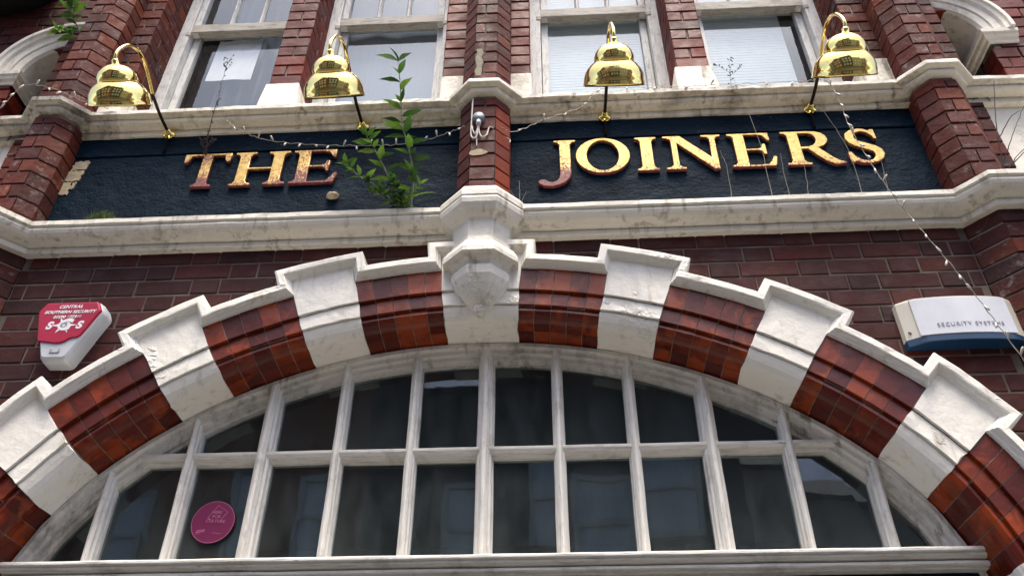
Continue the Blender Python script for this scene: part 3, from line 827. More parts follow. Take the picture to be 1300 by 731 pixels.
# ---- letters: outlines in a unit box, height 1
def L_poly(pts): return [[(x, y) for x, y in pts]]
def arcpts(cx, cy, rx, ry, a0, a1, n=16): return [(cx+rx*math.cos(R(a0+(a1-a0)*i/n)), cy+ry*math.sin(R(a0+(a1-a0)*i/n))) for i in range(n+1)]
def stem_serif(xl, xr, s=.10, t=.045):
    """I-shaped stroke outline, foot and head serifs bracketed"""
    return [(xl-s, 0), (xr+s, 0), (xr+s, t), (xr+s*.35, t+.02), (xr, t+.09), (xr, 1-t-.09), (xr+s*.35, 1-t-.02), (xr+s, 1-t), (xr+s, 1), (xl-s, 1), (xl-s, 1-t), (xl-s*.35, 1-t-.02), (xl, 1-t-.09), (xl, t+.09), (xl-s*.35, t+.02), (xl-s, t)]
def glyph(ch):
    if ch == 'I': return [stem_serif(.12, .36)], .48
    if ch == 'T':
        return [[(.33, 0), (.77, 0), (.77, .045), (.70, .065), (.66, .13), (.66, .955), (.94, .955), (.97, .80), (1.02, .74), (1.08, .76), (1.09, 1), (.01, 1), (.02, .76), (.07, .74), (.13, .80), (.17, .955), (.44, .955), (.44, .13), (.40, .065), (.33, .045)]], 1.1
    if ch == 'H':
        a = [(.0, 0), (.44, 0), (.44, .045), (.37, .065), (.33, .13), (.33, .48), (.83, .48), (.83, .13), (.79, .065), (.72, .045), (.72, 0), (1.16, 0), (1.16, .045), (1.09, .065), (1.05, .13), (1.05, .87), (1.09, .935), (1.16, .955), (1.16, 1), (.72, 1), (.72, .955), (.79, .935), (.83, .87), (.83, .52), (.33, .52), (.33, .87), (.37, .935), (.44, .955), (.44, 1), (0, 1), (0, .955), (.07, .935), (.11, .87), (.11, .13), (.07, .065), (0, .045)]
        return [a], 1.16
    if ch == 'E':
        a = [(0, 0), (.93, 0), (.98, .27), (.92, .29), (.87, .18), (.78, .05), (.60, .04), (.36, .04), (.36, .485), (.62, .485), (.70, .45), (.73, .36), (.79, .36), (.79, .66), (.73, .66), (.70, .56), (.62, .52), (.36, .52), (.36, .96), (.62, .96), (.76, .93), (.85, .78), (.91, .77), (.90, 1), (0, 1), (0, .955), (.08, .935), (.12, .87), (.12, .13), (.08, .065), (0, .045)]
        return [a], .98
    if ch == 'J':
        a = [(.28, .955), (.28, 1), (.72, 1), (.72, .955), (.65, .935), (.61, .87), (.61, .02)]+[(.58, -.12), (.50, -.24), (.38, -.32), (.22, -.365), (.06, -.345), (-.04, -.27), (-.045, -.20), (.02, -.155), (.09, -.17), (.15, -.23), (.23, -.25), (.31, -.22), (.37, -.13), (.39, 0), (.39, .87), (.35, .935)]
        return [a], .75
    if ch == 'O':
        return [arcpts(.58, .5, .58, .53, 0, 360, 44)[:-1], arcpts(.58, .5, .345, .455, 0, -360, 44)[:-1]], 1.16
    if ch == 'N':
        a = [(0, 0), (.40, 0), (.40, .045), (.31, .07), (.275, .13), (.275, .80), (.98, -.03), (1.08, -.03), (1.08, .87), (1.12, .935), (1.20, .955), (1.20, 1), (.80, 1), (.80, .955), (.92, .935), (.965, .87), (.965, .30), (.36, 1), (.0, 1), (.0, .955), (.08, .935), (.155, .87), (.155, .13), (.10, .065), (0, .045)]
        return [a], 1.2
    if ch == 'R':
        a = [(0, 0), (.50, 0), (.50, .045), (.41, .065), (.36, .13), (.36, .47), (.50, .47), (.70, .22), (.84, .07), (1.0, -.02), (1.20, .0), (1.22, .045), (1.10, .08), (.98, .18), (.72, .50)]
        a += [(.86, .56), (.94, .65), (.965, .74), (.94, .85), (.86, .94), (.72, .99), (.55, 1.), (0, 1), (0, .955), (.08, .935), (.12, .87), (.12, .13), (.08, .065), (0, .045)]
        h = [(.36, .53), (.36, .94), (.55, .94), (.66, .90), (.71, .82), (.72, .735), (.70, .65), (.63, .57), (.52, .53)]
        return [a, h], 1.22
    if ch == 'S':
        outer = [(.02, .02), (.09, .02), (.14, .05), (.26, -.01), (.42, -.02), (.60, .02), (.73, .11), (.79, .24), (.76, .38), (.66, .48), (.48, .57), (.31, .65), (.25, .72), (.25, .81), (.31, .90), (.42, .94), (.55, .90), (.64, .80), (.67, .70), (.73, .70), (.72, .98), (.66, .99), (.60, .95), (.50, 1.01), (.37, 1.02), (.20, .98), (.08, .88), (.05, .74), (.10, .60), (.22, .50), (.42, .40), (.55, .33), (.59, .25), (.57, .15), (.50, .08), (.39, .045), (.26, .09), (.14, .20), (.09, .32), (.03, .32)]
        return [outer], .82
def letter(ch, x0, x1, zb=4.145, h=.202):
    sp, wd = glyph(ch)
    cu = bpy.data.curves.new('letter', 'CURVE'); cu.dimensions = '2D'; cu.fill_mode = 'BOTH'
    cu.extrude = .006; cu.bevel_depth = .0025; cu.bevel_resolution = 1; cu.offset = -.0018
    sc = (x1-x0)/wd
    for s_ in sp:
        q = cu.splines.new('POLY'); q.points.add(len(s_)-1); q.use_cyclic_u = True
        for p, (x, y) in zip(q.points, s_): p.co = (x*sc, y*h, 0, 1)
    ob = bpy.data.objects.new('tmp', cu); col.objects.link(ob)
    dg = bpy.context.evaluated_depsgraph_get(); dg.update()
    me = bpy.data.meshes.new_from_object(ob.evaluated_get(dg)); bpy.data.objects.remove(ob)
    me.transform(Matrix.Rotation(R(90), 4, 'X')); me.materials.clear(); me.materials.append(M['gold'])
    o = bpy.data.objects.new('letter', me); col.objects.link(o); at_sign(o)
    o.location = (x0, -.0175, zb)
    o.color = ({'T': .62, 'H': .50, 'E': .66, 'J': .52}.get(ch, .44) if x0 < .3 else .47, 0, 0, 1)
    o['label'] = 'gilt capital letter '+ch
    return o
for ch, a, b in (('T', -1.354, -1.140), ('H', -1.122, -.880), ('E', -.860, -.655), ('J', .225, .385), ('O', .378, .609), ('I', .632, .732), ('N', .757, 1.004), ('E', 1.033, 1.224), ('R', 1.262, 1.504), ('S', 1.518, 1.676)):
    letter(ch, a, b)

# ------------------------------------------------------------------ brass sign lamps
def lathe(prof, n=36, axis=Vector((0, 0, 1)), org=Vector((0, 0, 0)), cap=False):
    ax = axis.normalized(); u = Vector((1, 0, 0)); v = ax.cross(u).normalized()
    rs = [[org+ax*h+(u*math.cos(2*math.pi*k/n)+v*math.sin(2*math.pi*k/n))*r for k in range(n)] for r, h in prof]
    g = Geo(); g.rings(rs, cap=cap); return g
def lamp(x, where):
    o = empty('sign_lamp', (x, -.016, 4.50)); o.rotation_euler = (0, 0, {-1.466: .03, -.571: -.03, .516: .02, 1.420: -.02}[x]); tag(o, 'brass swan neck lamp with stepped bell shade '+where, 'lamp', 'brass lamps over the sign')
    def fit(c): c.parent = o; c.matrix_parent_inverse = Matrix.Translation((-x, .016, -4.50)); return c
    pt = lambda y, z_: Vector((x, y, z_))
    g = lathe([(.0, .0), (.030, .0), (.031, .004), (.026, .010), (.014, .014), (.011, .030), (.0, .030)], 24, Vector((0, -1, 0)), pt(-.026, 4.487))
    fit(g.build('wall_plate', 'brass', None, True))
    arm = bez([pt(-.03, 4.487), pt(-.14, 4.485), pt(-.25, 4.500)], 6)
    g = Geo(); g.tube(arm, .0072, 10); fit(g.build('arm', 'arm_dark', None, True))
    nk = bez([pt(-.24, 4.499), pt(-.30, 4.523), pt(-.36, 4.545), pt(-.42, 4.550), pt(-.475, 4.522), pt(-.516, 4.478), pt(-.545, 4.415), pt(-.552, 4.374), pt(-.540, 4.344)], 6)
    g = Geo(); g.tube(nk, .0074, 10); fit(g.build('swan_neck', 'brass', None, True))
    ax = Vector((0, -.765, .645)); og = pt(-.408, 4.232)
    # stepped bell shade: (radius, height along its axis)
    pf = [(.117, -.003), (.121, .0), (.121, .004), (.1185, .007), (.118, .020), (.114, .042), (.105, .061), (.092, .077), (.080, .087), (.0765, .090), (.0775, .093), (.077, .106), (.073, .120), (.065, .134), (.052, .147), (.035, .156), (.020, .160), (.014, .162), (.013, .177), (.010, .181), (.0, .182)]
    sh = fit(lathe(pf, 48, ax, og).build('shade', 'brass', None, True))
    inn = [(r-.003, h) for r, h in pf[:-4]][1:]+[(.002, .150)]
    c = fit(lathe([(.117, -.003)]+inn, 40, ax, og).build('shade_lining', 'shade_inside', None, True))
    c = fit(lathe([(.0, .05), (.014, .052), (.026, .068), (.028, .085), (.020, .108), (.014, .125), (.014, .150)], 20, ax, og).build('bulb', 'print_white', None, True))
    g = Geo(); g.tube(bez([pt(-.02, 4.49), pt(-.03, 4.455), pt(-.024, 4.41), pt(-.018, 4.375)], 5), .006, 6); fit(g.build('flex', 'cable_dark', None, True))
lamp(-1.466, 'beside the left pilaster')
lamp(-.571, 'above the leafy green plant')
lamp(.516, 'above the letter O of JOINERS')
lamp(1.420, 'above the letter R of JOINERS')

# ------------------------------------------------------------------ lettering on the alarm boxes and sticker
def text(body, size, mt, parent, loc, shear=0., rotz=0., width=1., align='CENTER', thick=.0, bold=0.):
    cu = bpy.data.curves.new('text', 'FONT'); cu.body = body; cu.size = size; cu.align_x = align; cu.align_y = 'CENTER'
    cu.shear = shear; cu.extrude = .0006; cu.offset = bold; cu.space_character = width
    ob = bpy.data.objects.new('tmp', cu); col.objects.link(ob)
    dg = bpy.context.evaluated_depsgraph_get(); dg.update()
    me = bpy.data.meshes.new_from_object(ob.evaluated_get(dg)); bpy.data.objects.remove(ob)
    me.transform(Matrix.Rotation(rotz, 4, 'Z')); me.transform(Matrix.Rotation(R(90), 4, 'X'))
    me.materials.clear(); me.materials.append(M[mt])
    o = bpy.data.objects.new('lettering', me); col.objects.link(o); o.parent = parent; o.location = loc
    return o

# red and white alarm box, left
al = tag(empty('alarm_box', (-1.560, .0, 3.37)), 'crimson and white shield shaped security alarm box on dark brick', 'alarm box')
def ring(pts, y, s=1.): return [(x*s, y, z_*s) for x, z_ in pts]
def rounded(pts, r=.012, n=3):
    out = []; k = len(pts)
    for i in range(k):
        p = Vector(pts[i]); a = (Vector(pts[i-1])-p).normalized(); b = (Vector(pts[(i+1) % k])-p).normalized()
        s0, s1 = p+a*r, p+b*r
        for t in range(n+1):
            u = t/n; q = s0*(1-u)**2+p*2*u*(1-u)+s1*u*u; out.append((q.x, q.y))
    return out
shp = rounded([(-.047, -.130), (.047, -.130), (.128, .085), (.106, .132), (-.106, .132), (-.128, .085)], .014)
g = Geo(); g.rings([ring(shp, 0), ring(shp, -.045), ring(shp, -.066, .97), ring(shp, -.074, .90)]); g.build('housing', 'white_plastic', al, False)
red = rounded([(-.080, -.050), (.0, -.062), (.025, -.055), (.040, -.040), (.075, -.034), (.121, .085), (.101, .125), (-.101, .125), (-.121, .085)], .008)
g = Geo(); g.rings([ring(red, -.058), ring(red, -.072, 1.0), ring(red, -.0785, .985), ring(red, -.0805, .95)]); rc = g.build('front_cover', 'red_plastic', al)
g = Geo(); g.box(-.018, -.012, -.0775, -.07, -.100, -.085); g.box(.012, .018, -.0775, -.07, -.100, -.085); g.box(-.018, .018, -.0770, -.07, -.100, -.096)
g.build('latch_mark', 'print_grey', al)
YF = -.0812
text('CENTRAL', .0195, 'print_white', al, (.0, YF, .102), .25, width=1.1, bold=.0006)
text('SOUTHERN SECURITY', .0185, 'print_white', al, (.004, YF, .078), .25, width=1.08, bold=.0006)
text('01590 677366', .0175, 'print_white', al, (.0, YF, .055), .25, width=1.05, bold=.0006)
text('S', .045, 'print_white', al, (-.056, YF, .016), .2, bold=.0022)
text('S', .045, 'print_white', al, (.058, YF, .016), .2, bold=.0022)
text('C', .066, 'print_white', al, (.0, YF-.0002, .018), .2, bold=.004)
g = Geo(); vs = []
for a in range(24):
    t = R(a*15); r_ = (.054 if a % 12 == 0 else .047) if a % 4 == 0 else .024
    vs.append((math.cos(t)*r_, YF+.0003, .018+math.sin(t)*r_*.85))
g.add([(0, YF+.0003, .018)]+vs, [(0, 1+i, 1+(i+1) % 24) for i in range(24)])
g.build('starburst', 'print_white', al)
g = Geo(); n = 16
for i in range(n):
    t0, t1 = 2*math.pi*i/n, 2*math.pi*(i+.55)/n
    g.add([(r*math.cos(t), YF-.0012, .018+r*.9*math.sin(t)) for t, r in ((t0, .007), (t1, .007), (t1, .013), (t0, .013))], [(0, 1, 2, 3)])
g.build('gear_mark', 'print_dark', al)

# pale alarm box, right
ar = tag(empty('alarm_box', (1.70, .0, 3.32)), 'sun bleached white alarm box with blue base, hung at the end of the brick', 'alarm box')
def curved(x0, x1, z0, z1, bow, yb, n=14):
    return [[(x0+(x1-x0)*i/n, 0, z0) for i in range(n+1)]]
n = 16; W2 = .190
def front_y(x): return -.062+.018*(x/W2)**2
pl_ = [(-W2-.018, -.0), (-W2-.016, -.026), (-W2+.022, front_y(-W2)-.004)]+[(-W2+.022+(2*W2-.044)*i/n, front_y(-W2+.022+(2*W2-.044)*i/n)-.004) for i in range(1, n)]+[(W2-.022, front_y(W2)-.004), (W2+.016, -.026), (W2+.018, 0)]
def zr(z_, s=1., dy=0.): return [(x*s, y*s+dy, z_) for x, y in pl_]
g = Geo(); g.rings([zr(-.068), zr(.085), zr(.092, .985), zr(.094, .95)]); g.build('housing', 'cream_plastic', ar)
g = Geo(); v = []; f = []
for i in range(n+1):
    x = -W2+.024+(2*W2-.048)*i/n; y = front_y(x)-.0065
    v += [(x, y, -.066), (x, y, .086), (x, y+.006, .090)]
for i in range(n):
    a = i*3; f += [(a, a+3, a+4, a+1), (a+1, a+4, a+5, a+2)]
g.add(v, f); g.build('front_cover', 'pale_plastic', ar, False)
g = Geo(); g.rings([zr(-.094, .97), zr(-.091, 1.), zr(-.0685, 1.004)]); g.build('blue_base', 'blue_plastic', ar)
g = lathe([(0, 0), (.006, 0), (.006, .003), (0, .003)], 12, Vector((-.75, -.66, 0)), Vector((-W2-.002, -.037, -.045))); g.build('screw', 'print_dark', ar)
t_ = text('SECURITY SYSTEMS', .022, 'print_grey', ar, (.0, 0, -.030), 0., width=1.25)
me = t_.data
for v_ in me.vertices: v_.co.y += front_y(v_.co.x+.012)-.0078; v_.co.x += .012

# round magenta sticker in the arch window
st = tag(empty('window_sticker', (-.935, .1785, 2.722)), 'round magenta sticker stuck on a dark arch window pane', 'sticker'); st.scale = (.92, 1, .92)
n = 40; rr = .082
g = Geo(); g.rings([[(rr*math.cos(2*math.pi*i/n), y, rr*math.sin(2*math.pi*i/n)) for i in range(n)] for y in (.0, .0008)]); g.build('disc', 'magenta', st)
g = Geo(); g.add([(r*math.cos(2*math.pi*i/n), -.0004, r*math.sin(2*math.pi*i/n)) for r in (rr*.965, rr*.99) for i in range(n)], [(i, (i+1) % n, n+(i+1) % n, n+i) for i in range(n)]); g.build('rim_line', 'pink', st)
def strip(g, a, b, w_):
    a, b = Vector(a), Vector(b); d = (b-a).normalized(); q = Vector((-d.y, d.x))*w_/2
    g.add([(p.x, -.0005, p.y) for p in (a-q, b-q, b+q, a+q)], [(0, 1, 2, 3)])
g = Geo(); qd = [(-.012, .008), (-.024, .016), (.008, .066), (.050, .038), (.030, .008)]
g.rings([[(x, y, z_) for x, z_ in qd+[(x*.93+.0012, z_*.93+.0028) for x, z_ in qd[::-1]]] for y in (-.0005, -.0001)]); g.build('square_mark', 'pink', st)
for i, (a, b) in enumerate((((-.055, -.034), (-.022, -.030)), ((-.057, -.040), (-.024, -.036)), ((-.056, -.046), (-.040, -.044)), ((.005, -.042), (.040, -.046)))):
    g = Geo(); strip(g, a, b, .0032 if i < 2 else .0015); g.build('small_print', 'pink', st)
for s_, zz in (('HERE', .036), ('FOR', .020), ('CULTURE', .002)): text(s_, .017, 'pink', st, (.010, -.0009, zz), 0., rotz=R(-3), bold=.0002)

# things behind the upper panes
for k_, (a, b) in enumerate(SW):
    if k_ in (2, 3):
        o = tag(empty('venetian_blind', ((a+b)/2, .304, 4.70)), 'pale blue venetian blind behind the sash window '+('beside the middle pilaster' if k_ == 2 else 'beside the right pilaster'), 'blind', 'blinds in the upper windows')
        g = Geo(); w2 = (b-a)/2-.07
        x1_ = w2 if k_ == 2 else w2-.10
        for i in range(58):
            zz = .0+i*.0225
            g.add([(-w2, .006, zz), (x1_, .006, zz), (x1_, -.004, zz+.008), (-w2, -.004, zz+.008), (x1_, -.006, zz+.024), (-w2, -.006, zz+.024)], [(0, 1, 2, 3), (3, 2, 4, 5)])
        c = g.build('slats', 'blind', o); c['kind'] = 'stuff'
        g = Geo(); g.box(-w2, x1_, -.018, .018, 1.30, 1.34); g.build('head_rail', 'blind', o)
        g = Geo(); g.box(-w2, x1_, -.014, .014, -.03, -.004); g.build('bottom_rail', 'blind', o)
    elif k_ == 1:
        o = tag(empty('roller_blind', ((a+b)/2, .312, 4.66)), 'plain slate blue roller blind behind the sash window above the green plant', 'blind', 'blinds in the upper windows')
        w2 = (b-a)/2-.05; g = Geo(); rs = []
        for i in range(20):
            x = -w2+2*w2*i/19; rs.append([(x, .004*math.sin(i*.9), 0), (x, .004*math.sin(i*.9)-.003, 0), (x, .004*math.sin(i*.7)-.003, 1.5), (x, .004*math.sin(i*.7), 1.5)])
        g.rings(rs); g.build('cloth', 'curtain', o)
        g = Geo(); g.tube([(-w2, 0, 1.52), (w2, 0, 1.52)], .022, 10); g.build('roller', 'curtain', o)
    else:
        o = tag(empty('curtain', ((a+b)/2+.10, .34, 4.66)), 'slate blue curtain drawn half across the window beside the left pilaster', 'curtain')
        g = Geo(); rs = []
        for i in range(40):
            x = -.22+.45*i/39; y = .022*math.sin(i*.85)
            rs.append([(x, y, 0), (x, y-.003, 0), (x, y-.003, 1.65), (x, y, 1.65)])
        g.rings(rs); g.build('cloth', 'curtain_dark', o, True)
        pp = Geo(); rs = []
        for i in range(9):
            x = -.125+.25*i/8; rs.append([(x, -.0+.003*math.sin(i), -.17), (x, -.001+.003*math.sin(i), -.17), (x+.01, -.001+.004*math.sin(i*1.3), .18), (x+.01, .004*math.sin(i*1.3), .18)])
        pp.rings(rs); c = pp.build('paper_sheet', 'paper'); c.location = (-1.46, .2775, 5.43); tag(c, 'pale sheet of paper stuck inside the window beside the left pilaster', 'paper')

# ------------------------------------------------------------------ junction box and cables on the middle pilaster
jb = tag(empty('junction_box', (-.040, -.150, 4.33)), 'round grey junction box with white looping cables on the middle brick pilaster', 'junction box')
lathe([(.0, .0), (.024, .0), (.025, .004), (.025, .022), (.022, .027), (.0, .028)], 28, Vector((0, -1, 0)), Vector((.008, .004, .032))).build('body', 'grey_plastic', jb, True)
lathe([(.0, .0), (.011, .0), (.011, .026), (.0, .026)], 16, Vector((0, 0, -1)), Vector((.008, -.012, .010))).build('gland', 'white_plastic', jb, True)
def cab(pts, r=.0034, mt='cable', name='cable', parent=jb, nn=6):
    g = Geo(); g.tube(bez(pts, nn), r, 6); return g.build(name, mt, parent, True)
cab([(-.022, .002, .17), (-.022, -.008, .12), (-.023, -.006, .0), (-.022, -.007, -.075), (-.008, -.009, -.095), (.004, -.009, -.072), (.007, -.012, -.012)])
cab([(.009, -.012, -.010), (.012, -.010, -.06), (.025, -.008, -.088), (.044, -.006, -.072), (.052, -.004, -.03), (.064, -.002, -.024), (.09, .03, -.026), (.134, .064, -.028), (.136, .066, -.05)])
cab([(.007, -.012, -.010), (.004, -.012, -.05), (.002, -.006, -.09), (.003, -.003, -.14)], .0026)
cab([(-.019, -.010, -.02), (-.013, -.012, -.055), (-.004, -.011, -.07), (.003, -.011, -.04), (.006, -.012, -.012)], .0024)

# ------------------------------------------------------------------ fairy lights
def string(pts, label, spacing, group, rr=.0017, drop=.018):
    o = tag(empty('fairy_lights', pts[0]), label, 'fairy lights', group)
    p0 = Vector(pts[0]); cv = [p-p0 for p in bez(pts, 14)]
    # twisted pair: slight wander
    cv = [p+Vector((0, .0022*math.sin(i*1.3), .0022*math.cos(i*1.7))) for i, p in enumerate(cv)]
    g = Geo(); g.tube(cv, rr, 5); g.build('wire', 'wire', o, True)
    acc = 0; k_ = 0
    for a, b in zip(cv, cv[1:]):
        acc += (b-a).length
        if acc > spacing:
            acc = 0; k_ += 1
            d = Vector((random.uniform(-.7, .7), random.uniform(-.6, -.1), random.choice((-1, -1, .7)))).normalized()
            g = Geo(); g.tube([b, b+d*.007, b+d*.016, b+d*.026, b+d*.029], [.0024, .003, .0048, .004, .0015], 6); g.build('bulb', 'clear', o, True)
    return o
string([(-1.17, -.112, 4.47), (-1.096, -.10, 4.410), (-.981, -.06, 4.385), (-.766, -.05, 4.354), (-.554, -.05, 4.337), (-.411, -.06, 4.323), (-.27, -.08, 4.323), (-.156, -.12, 4.325), (-.09, -.158, 4.315)], 'fairy light string sagging from the letters THE to the middle pilaster', .06, 'fairy lights on the front')
string([(1.40, -.104, 4.585), (1.49, -.118, 4.56), (1.511, -.12, 4.416), (1.514, -.12, 4.266), (1.534, -.13, 4.074), (1.568, -.14, 3.865), (1.619, -.15, 3.663), (1.686, -.15, 3.455), (1.731, -.15, 3.291), (1.781, -.15, 3.083), (1.86, -.14, 2.80)], 'fairy light string hanging down across the letter S and the pale alarm box', .062, 'fairy lights on the front')
string([(.06, -.155, 4.305), (.12, -.12, 4.31), (.243, -.108, 4.39), (.416, -.108, 4.47), (.50, -.106, 4.583), (.732, -.104, 4.585), (.975, -.103, 4.584), (1.182, -.104, 4.583), (1.42, -.104, 4.585)], 'fairy light string along the cornice edge over the word JOINERS', .11, 'fairy lights on the front', .0015)
string([(-2.30, -.09, 4.60), (-2.16, -.19, 4.60), (-2.10, -.215, 4.645), (-1.96, -.215, 4.61), (-1.84, -.15, 4.59), (-1.74, -.11, 4.585)], 'fairy light string draped over the cap of the left pilaster', .06, 'fairy lights on the front')

# ------------------------------------------------------------------ plants
def leafmesh(kind):
    rnd = random.Random(kind); v, f = [], []
    wd = rnd.uniform(.15, .21); curl = rnd.uniform(.02, .38); fold = rnd.uniform(.15, .55); tw = rnd.uniform(-.5, .5)
    prof = ((0, 0), (.08, .35), (.2, .72), (.36, 1.), (.52, .98), (.68, .74), (.84, .38), (1, 0))
    for i, (t, w_) in enumerate(prof):
        w_ *= wd*(1+rnd.uniform(-.12, .12)); z_ = -curl*t*t; a = tw*t
        for s_ in (-1, 0, 1):
            y = s_*w_; zz = abs(s_)*w_*fold+rnd.uniform(-.012, .012)
            v.append((t, y*math.cos(a)-zz*math.sin(a), z_+y*math.sin(a)+zz*math.cos(a)))
    for i in range(len(prof)-1):
        a = i*3; f += [(a, a+3, a+4, a+1), (a+1, a+4, a+5, a+2)]
    me = bpy.data.meshes.new('leaf'); me.from_pydata(v, [], f); me.materials.append(M['leaf'])
    for p in me.polygons: p.use_smooth = True
    return me
LM = [leafmesh(k) for k in range(9)]
def leaf(parent, p, d, size, roll=0.):
    o = bpy.data.objects.new('leaf', random.choice(LM)); col.objects.link(o); o.parent = parent
    d = Vector(d).normalized(); q = d.to_track_quat('X', 'Z')
    o.matrix_local = Matrix.Translation(p) @ q.to_matrix().to_4x4() @ Matrix.Rotation(roll, 4, 'X') @ Matrix.Diagonal((size, size*random.uniform(.85, 1.15), size, 1))
    return o
def shoot(parent, pts, r, leaves, size0, size1, start=.1, droop=.1):
    cv = bez(pts, 8); g = Geo(); g.tube(cv, [r*(1-.7*i/(len(cv)-1)) for i in range(len(cv))], 6); g.build('stem', 'stem', parent, True)
    for i in range(leaves):
        t = start+(1-start)*i/(leaves-1); q = cv[min(int(t*(len(cv)-1)), len(cv)-1)]
        ax = (cv[min(int(t*(len(cv)-1))+1, len(cv)-1)]-cv[max(int(t*(len(cv)-1))-1, 0)]).normalized()
        an = i*2.4+random.uniform(-.4, .4) if i % 2 == 0 else (i-1)*2.4+math.pi+random.uniform(-.4, .4)
        side = Vector((math.cos(an), -abs(math.sin(an))*.9+.1, 0)); side = (side-ax*side.dot(ax)*.6).normalized()
        d = side+ax*random.uniform(.25, .7)+Vector((0, 0, -droop)); sz = size0+(size1-size0)*t
        leaf(parent, q, d, sz*random.uniform(.8, 1.15), random.uniform(-.5, .5))
        if random.random() < .4: leaf(parent, q, Vector((-side.x, side.y, .3)), sz*.55, random.uniform(-.5, .5))
    for a in (0, 2.1, 4.2): leaf(parent, cv[-1], Vector((math.cos(a)*.6, math.sin(a)*.5-.2, .8)), size1*.8, random.uniform(-.6, .6))
bp = Vector((-.325, -.075, 3.915))
pl = tag(empty('leafy_plant', bp), 'tall green leafy plant rooted on the cornice between THE and the middle pilaster', 'plant')
def rel(pts, b): return [Vector(p)-b for p in pts]
shoot(pl, rel([(-.305, -.075, 3.913), (-.300, -.10, 4.03), (-.313, -.12, 4.156), (-.34, -.14, 4.266), (-.363, -.16, 4.349), (-.375, -.19, 4.501), (-.398, -.22, 4.694)], bp), .0055, 20, .088, .088)
shoot(pl, rel([(-.330, -.075, 3.913), (-.393, -.12, 4.049), (-.461, -.15, 4.189), (-.504, -.17, 4.262)], bp), .005, 15, .075, .07)
shoot(pl, rel([(-.340, -.075, 3.913), (-.439, -.12, 4.005), (-.513, -.15, 4.045), (-.570, -.17, 4.095)], bp), .0045, 16, .07, .06)
shoot(pl, rel([(-.325, -.08, 3.913), (-.35, -.12, 3.96), (-.372, -.15, 4.02)], bp), .004, 22, .05, .045, droop=.3)
shoot(pl, rel([(-.335, -.08, 3.913), (-.40, -.12, 3.95), (-.46, -.14, 3.97)], bp), .0035, 16, .05, .04, droop=.2)
shoot(pl, rel([(-.315, -.08, 3.913), (-.30, -.12, 3.95), (-.26, -.15, 3.985)], bp), .004, 8, .06, .05, droop=.3)
bp = Vector((-2.135, -.045, 5.255))
p2 = tag(empty('leafy_sprig', bp), 'small bright green sprig growing from the brick beside the white niche arch', 'plant')
shoot(p2, rel([(-2.128, -.03, 5.262), (-2.160, -.10, 5.335), (-2.190, -.13, 5.41), (-2.215, -.15, 5.48)], bp), .004, 15, .10, .085)
shoot(p2, rel([(-2.135, -.03, 5.25), (-2.140, -.12, 5.18), (-2.150, -.16, 5.14)], bp), .003, 11, .085, .06, droop=.5)

def twig(base, pts_list, label, mt, r, cat='dead plant', group=None, buds=0):
    b = Vector(base); o = tag(empty('dead_stalk', b), label, cat, group)
    for i, pts in enumerate(pts_list):
        g = Geo(); cv = [p-b for p in bez(pts, 6)]
        cv = [p+Vector((random.uniform(-.002, .002), 0, random.uniform(-.002, .002))) for p in cv]
        g.tube(cv, [r*(1-.6*k_/(len(cv)-1))*(1 if i == 0 else .7) for k_ in range(len(cv))], 5)
        if buds:
            for q in cv[::2]:
                for _ in range(buds):
                    d = Vector((random.uniform(-1, 1), random.uniform(-.6, .2), random.uniform(-.2, 1)))*random.uniform(.008, .022)
                    g.tube([q, q+d], [.0012, .003], 4)
        g.build('stalk', mt, o)
    return o
twig((-1.262, -.03, 4.345), [[(-1.262, -.028, 4.345), (-1.245, -.09, 4.42), (-1.236, -.12, 4.585)], [(-1.262, -.028, 4.345), (-1.275, -.05, 4.38), (-1.285, -.06, 4.405)], [(-1.255, -.05, 4.37), (-1.24, -.06, 4.385), (-1.225, -.06, 4.40)]], 'dark dead seed stalk standing on the letter T', 'twig', .0035, buds=3)
twig((-1.236, -.105, 4.58), [[(-1.236, -.105, 4.578), (-1.235, -.13, 4.70), (-1.231, -.15, 4.861)], [(-1.233, -.14, 4.78), (-1.21, -.14, 4.84)], [(-1.233, -.14, 4.80), (-1.25, -.15, 4.85)], [(-1.233, -.145, 4.82), (-1.215, -.15, 4.88)]], 'thin dead stalk on the cornice in front of the papered window', 'twig', .0015, buds=1)
twig((2.10, .0, 3.92), [[(2.10, -.02, 3.915), (2.106, -.05, 4.10), (2.138, -.08, 4.298), (2.205, -.10, 4.54)], [(2.106, -.04, 4.08), (2.15, -.08, 4.17), (2.194, -.10, 4.246), (2.25, -.12, 4.343)], [(2.13, -.07, 4.22), (2.19, -.10, 4.30), (2.23, -.12, 4.32)], [(2.106, -.03, 4.05), (2.18, -.08, 4.12), (2.27, -.12, 4.18)], [(2.12, -.04, 4.06), (2.22, -.1, 4.15), (2.30, -.12, 4.30)]], 'bare branching twigs in front of the white panel beside the right pilaster', 'twig', .0035)
for x, x2, zt, dx, wh in ((.985, .97, 4.17, .004, 'under the last stroke of the letter N'), (1.148, 1.10, 4.62, -.02, 'reaching up across the second letter E'), (1.215, 1.21, 4.14, -.02, 'between the second E and the letter R'),
                      (1.29, 1.30, 4.16, .02, 'under the stem of the letter R'), (1.50, 1.44, 4.40, -.03, 'rising between the letters R and S'), (1.60, 1.60, 4.12, .01, 'under the letter S')):
    twig((x, -.06, 3.912), [[(x, -.06, 3.912), (x+dx*.3, -.09, 4.0+(zt-4.0)*.4), (x2, -.10, zt)]], 'thin dry stalk on the lower cornice '+wh, 'straw', .0014, group='dry stalks before JOINERS')
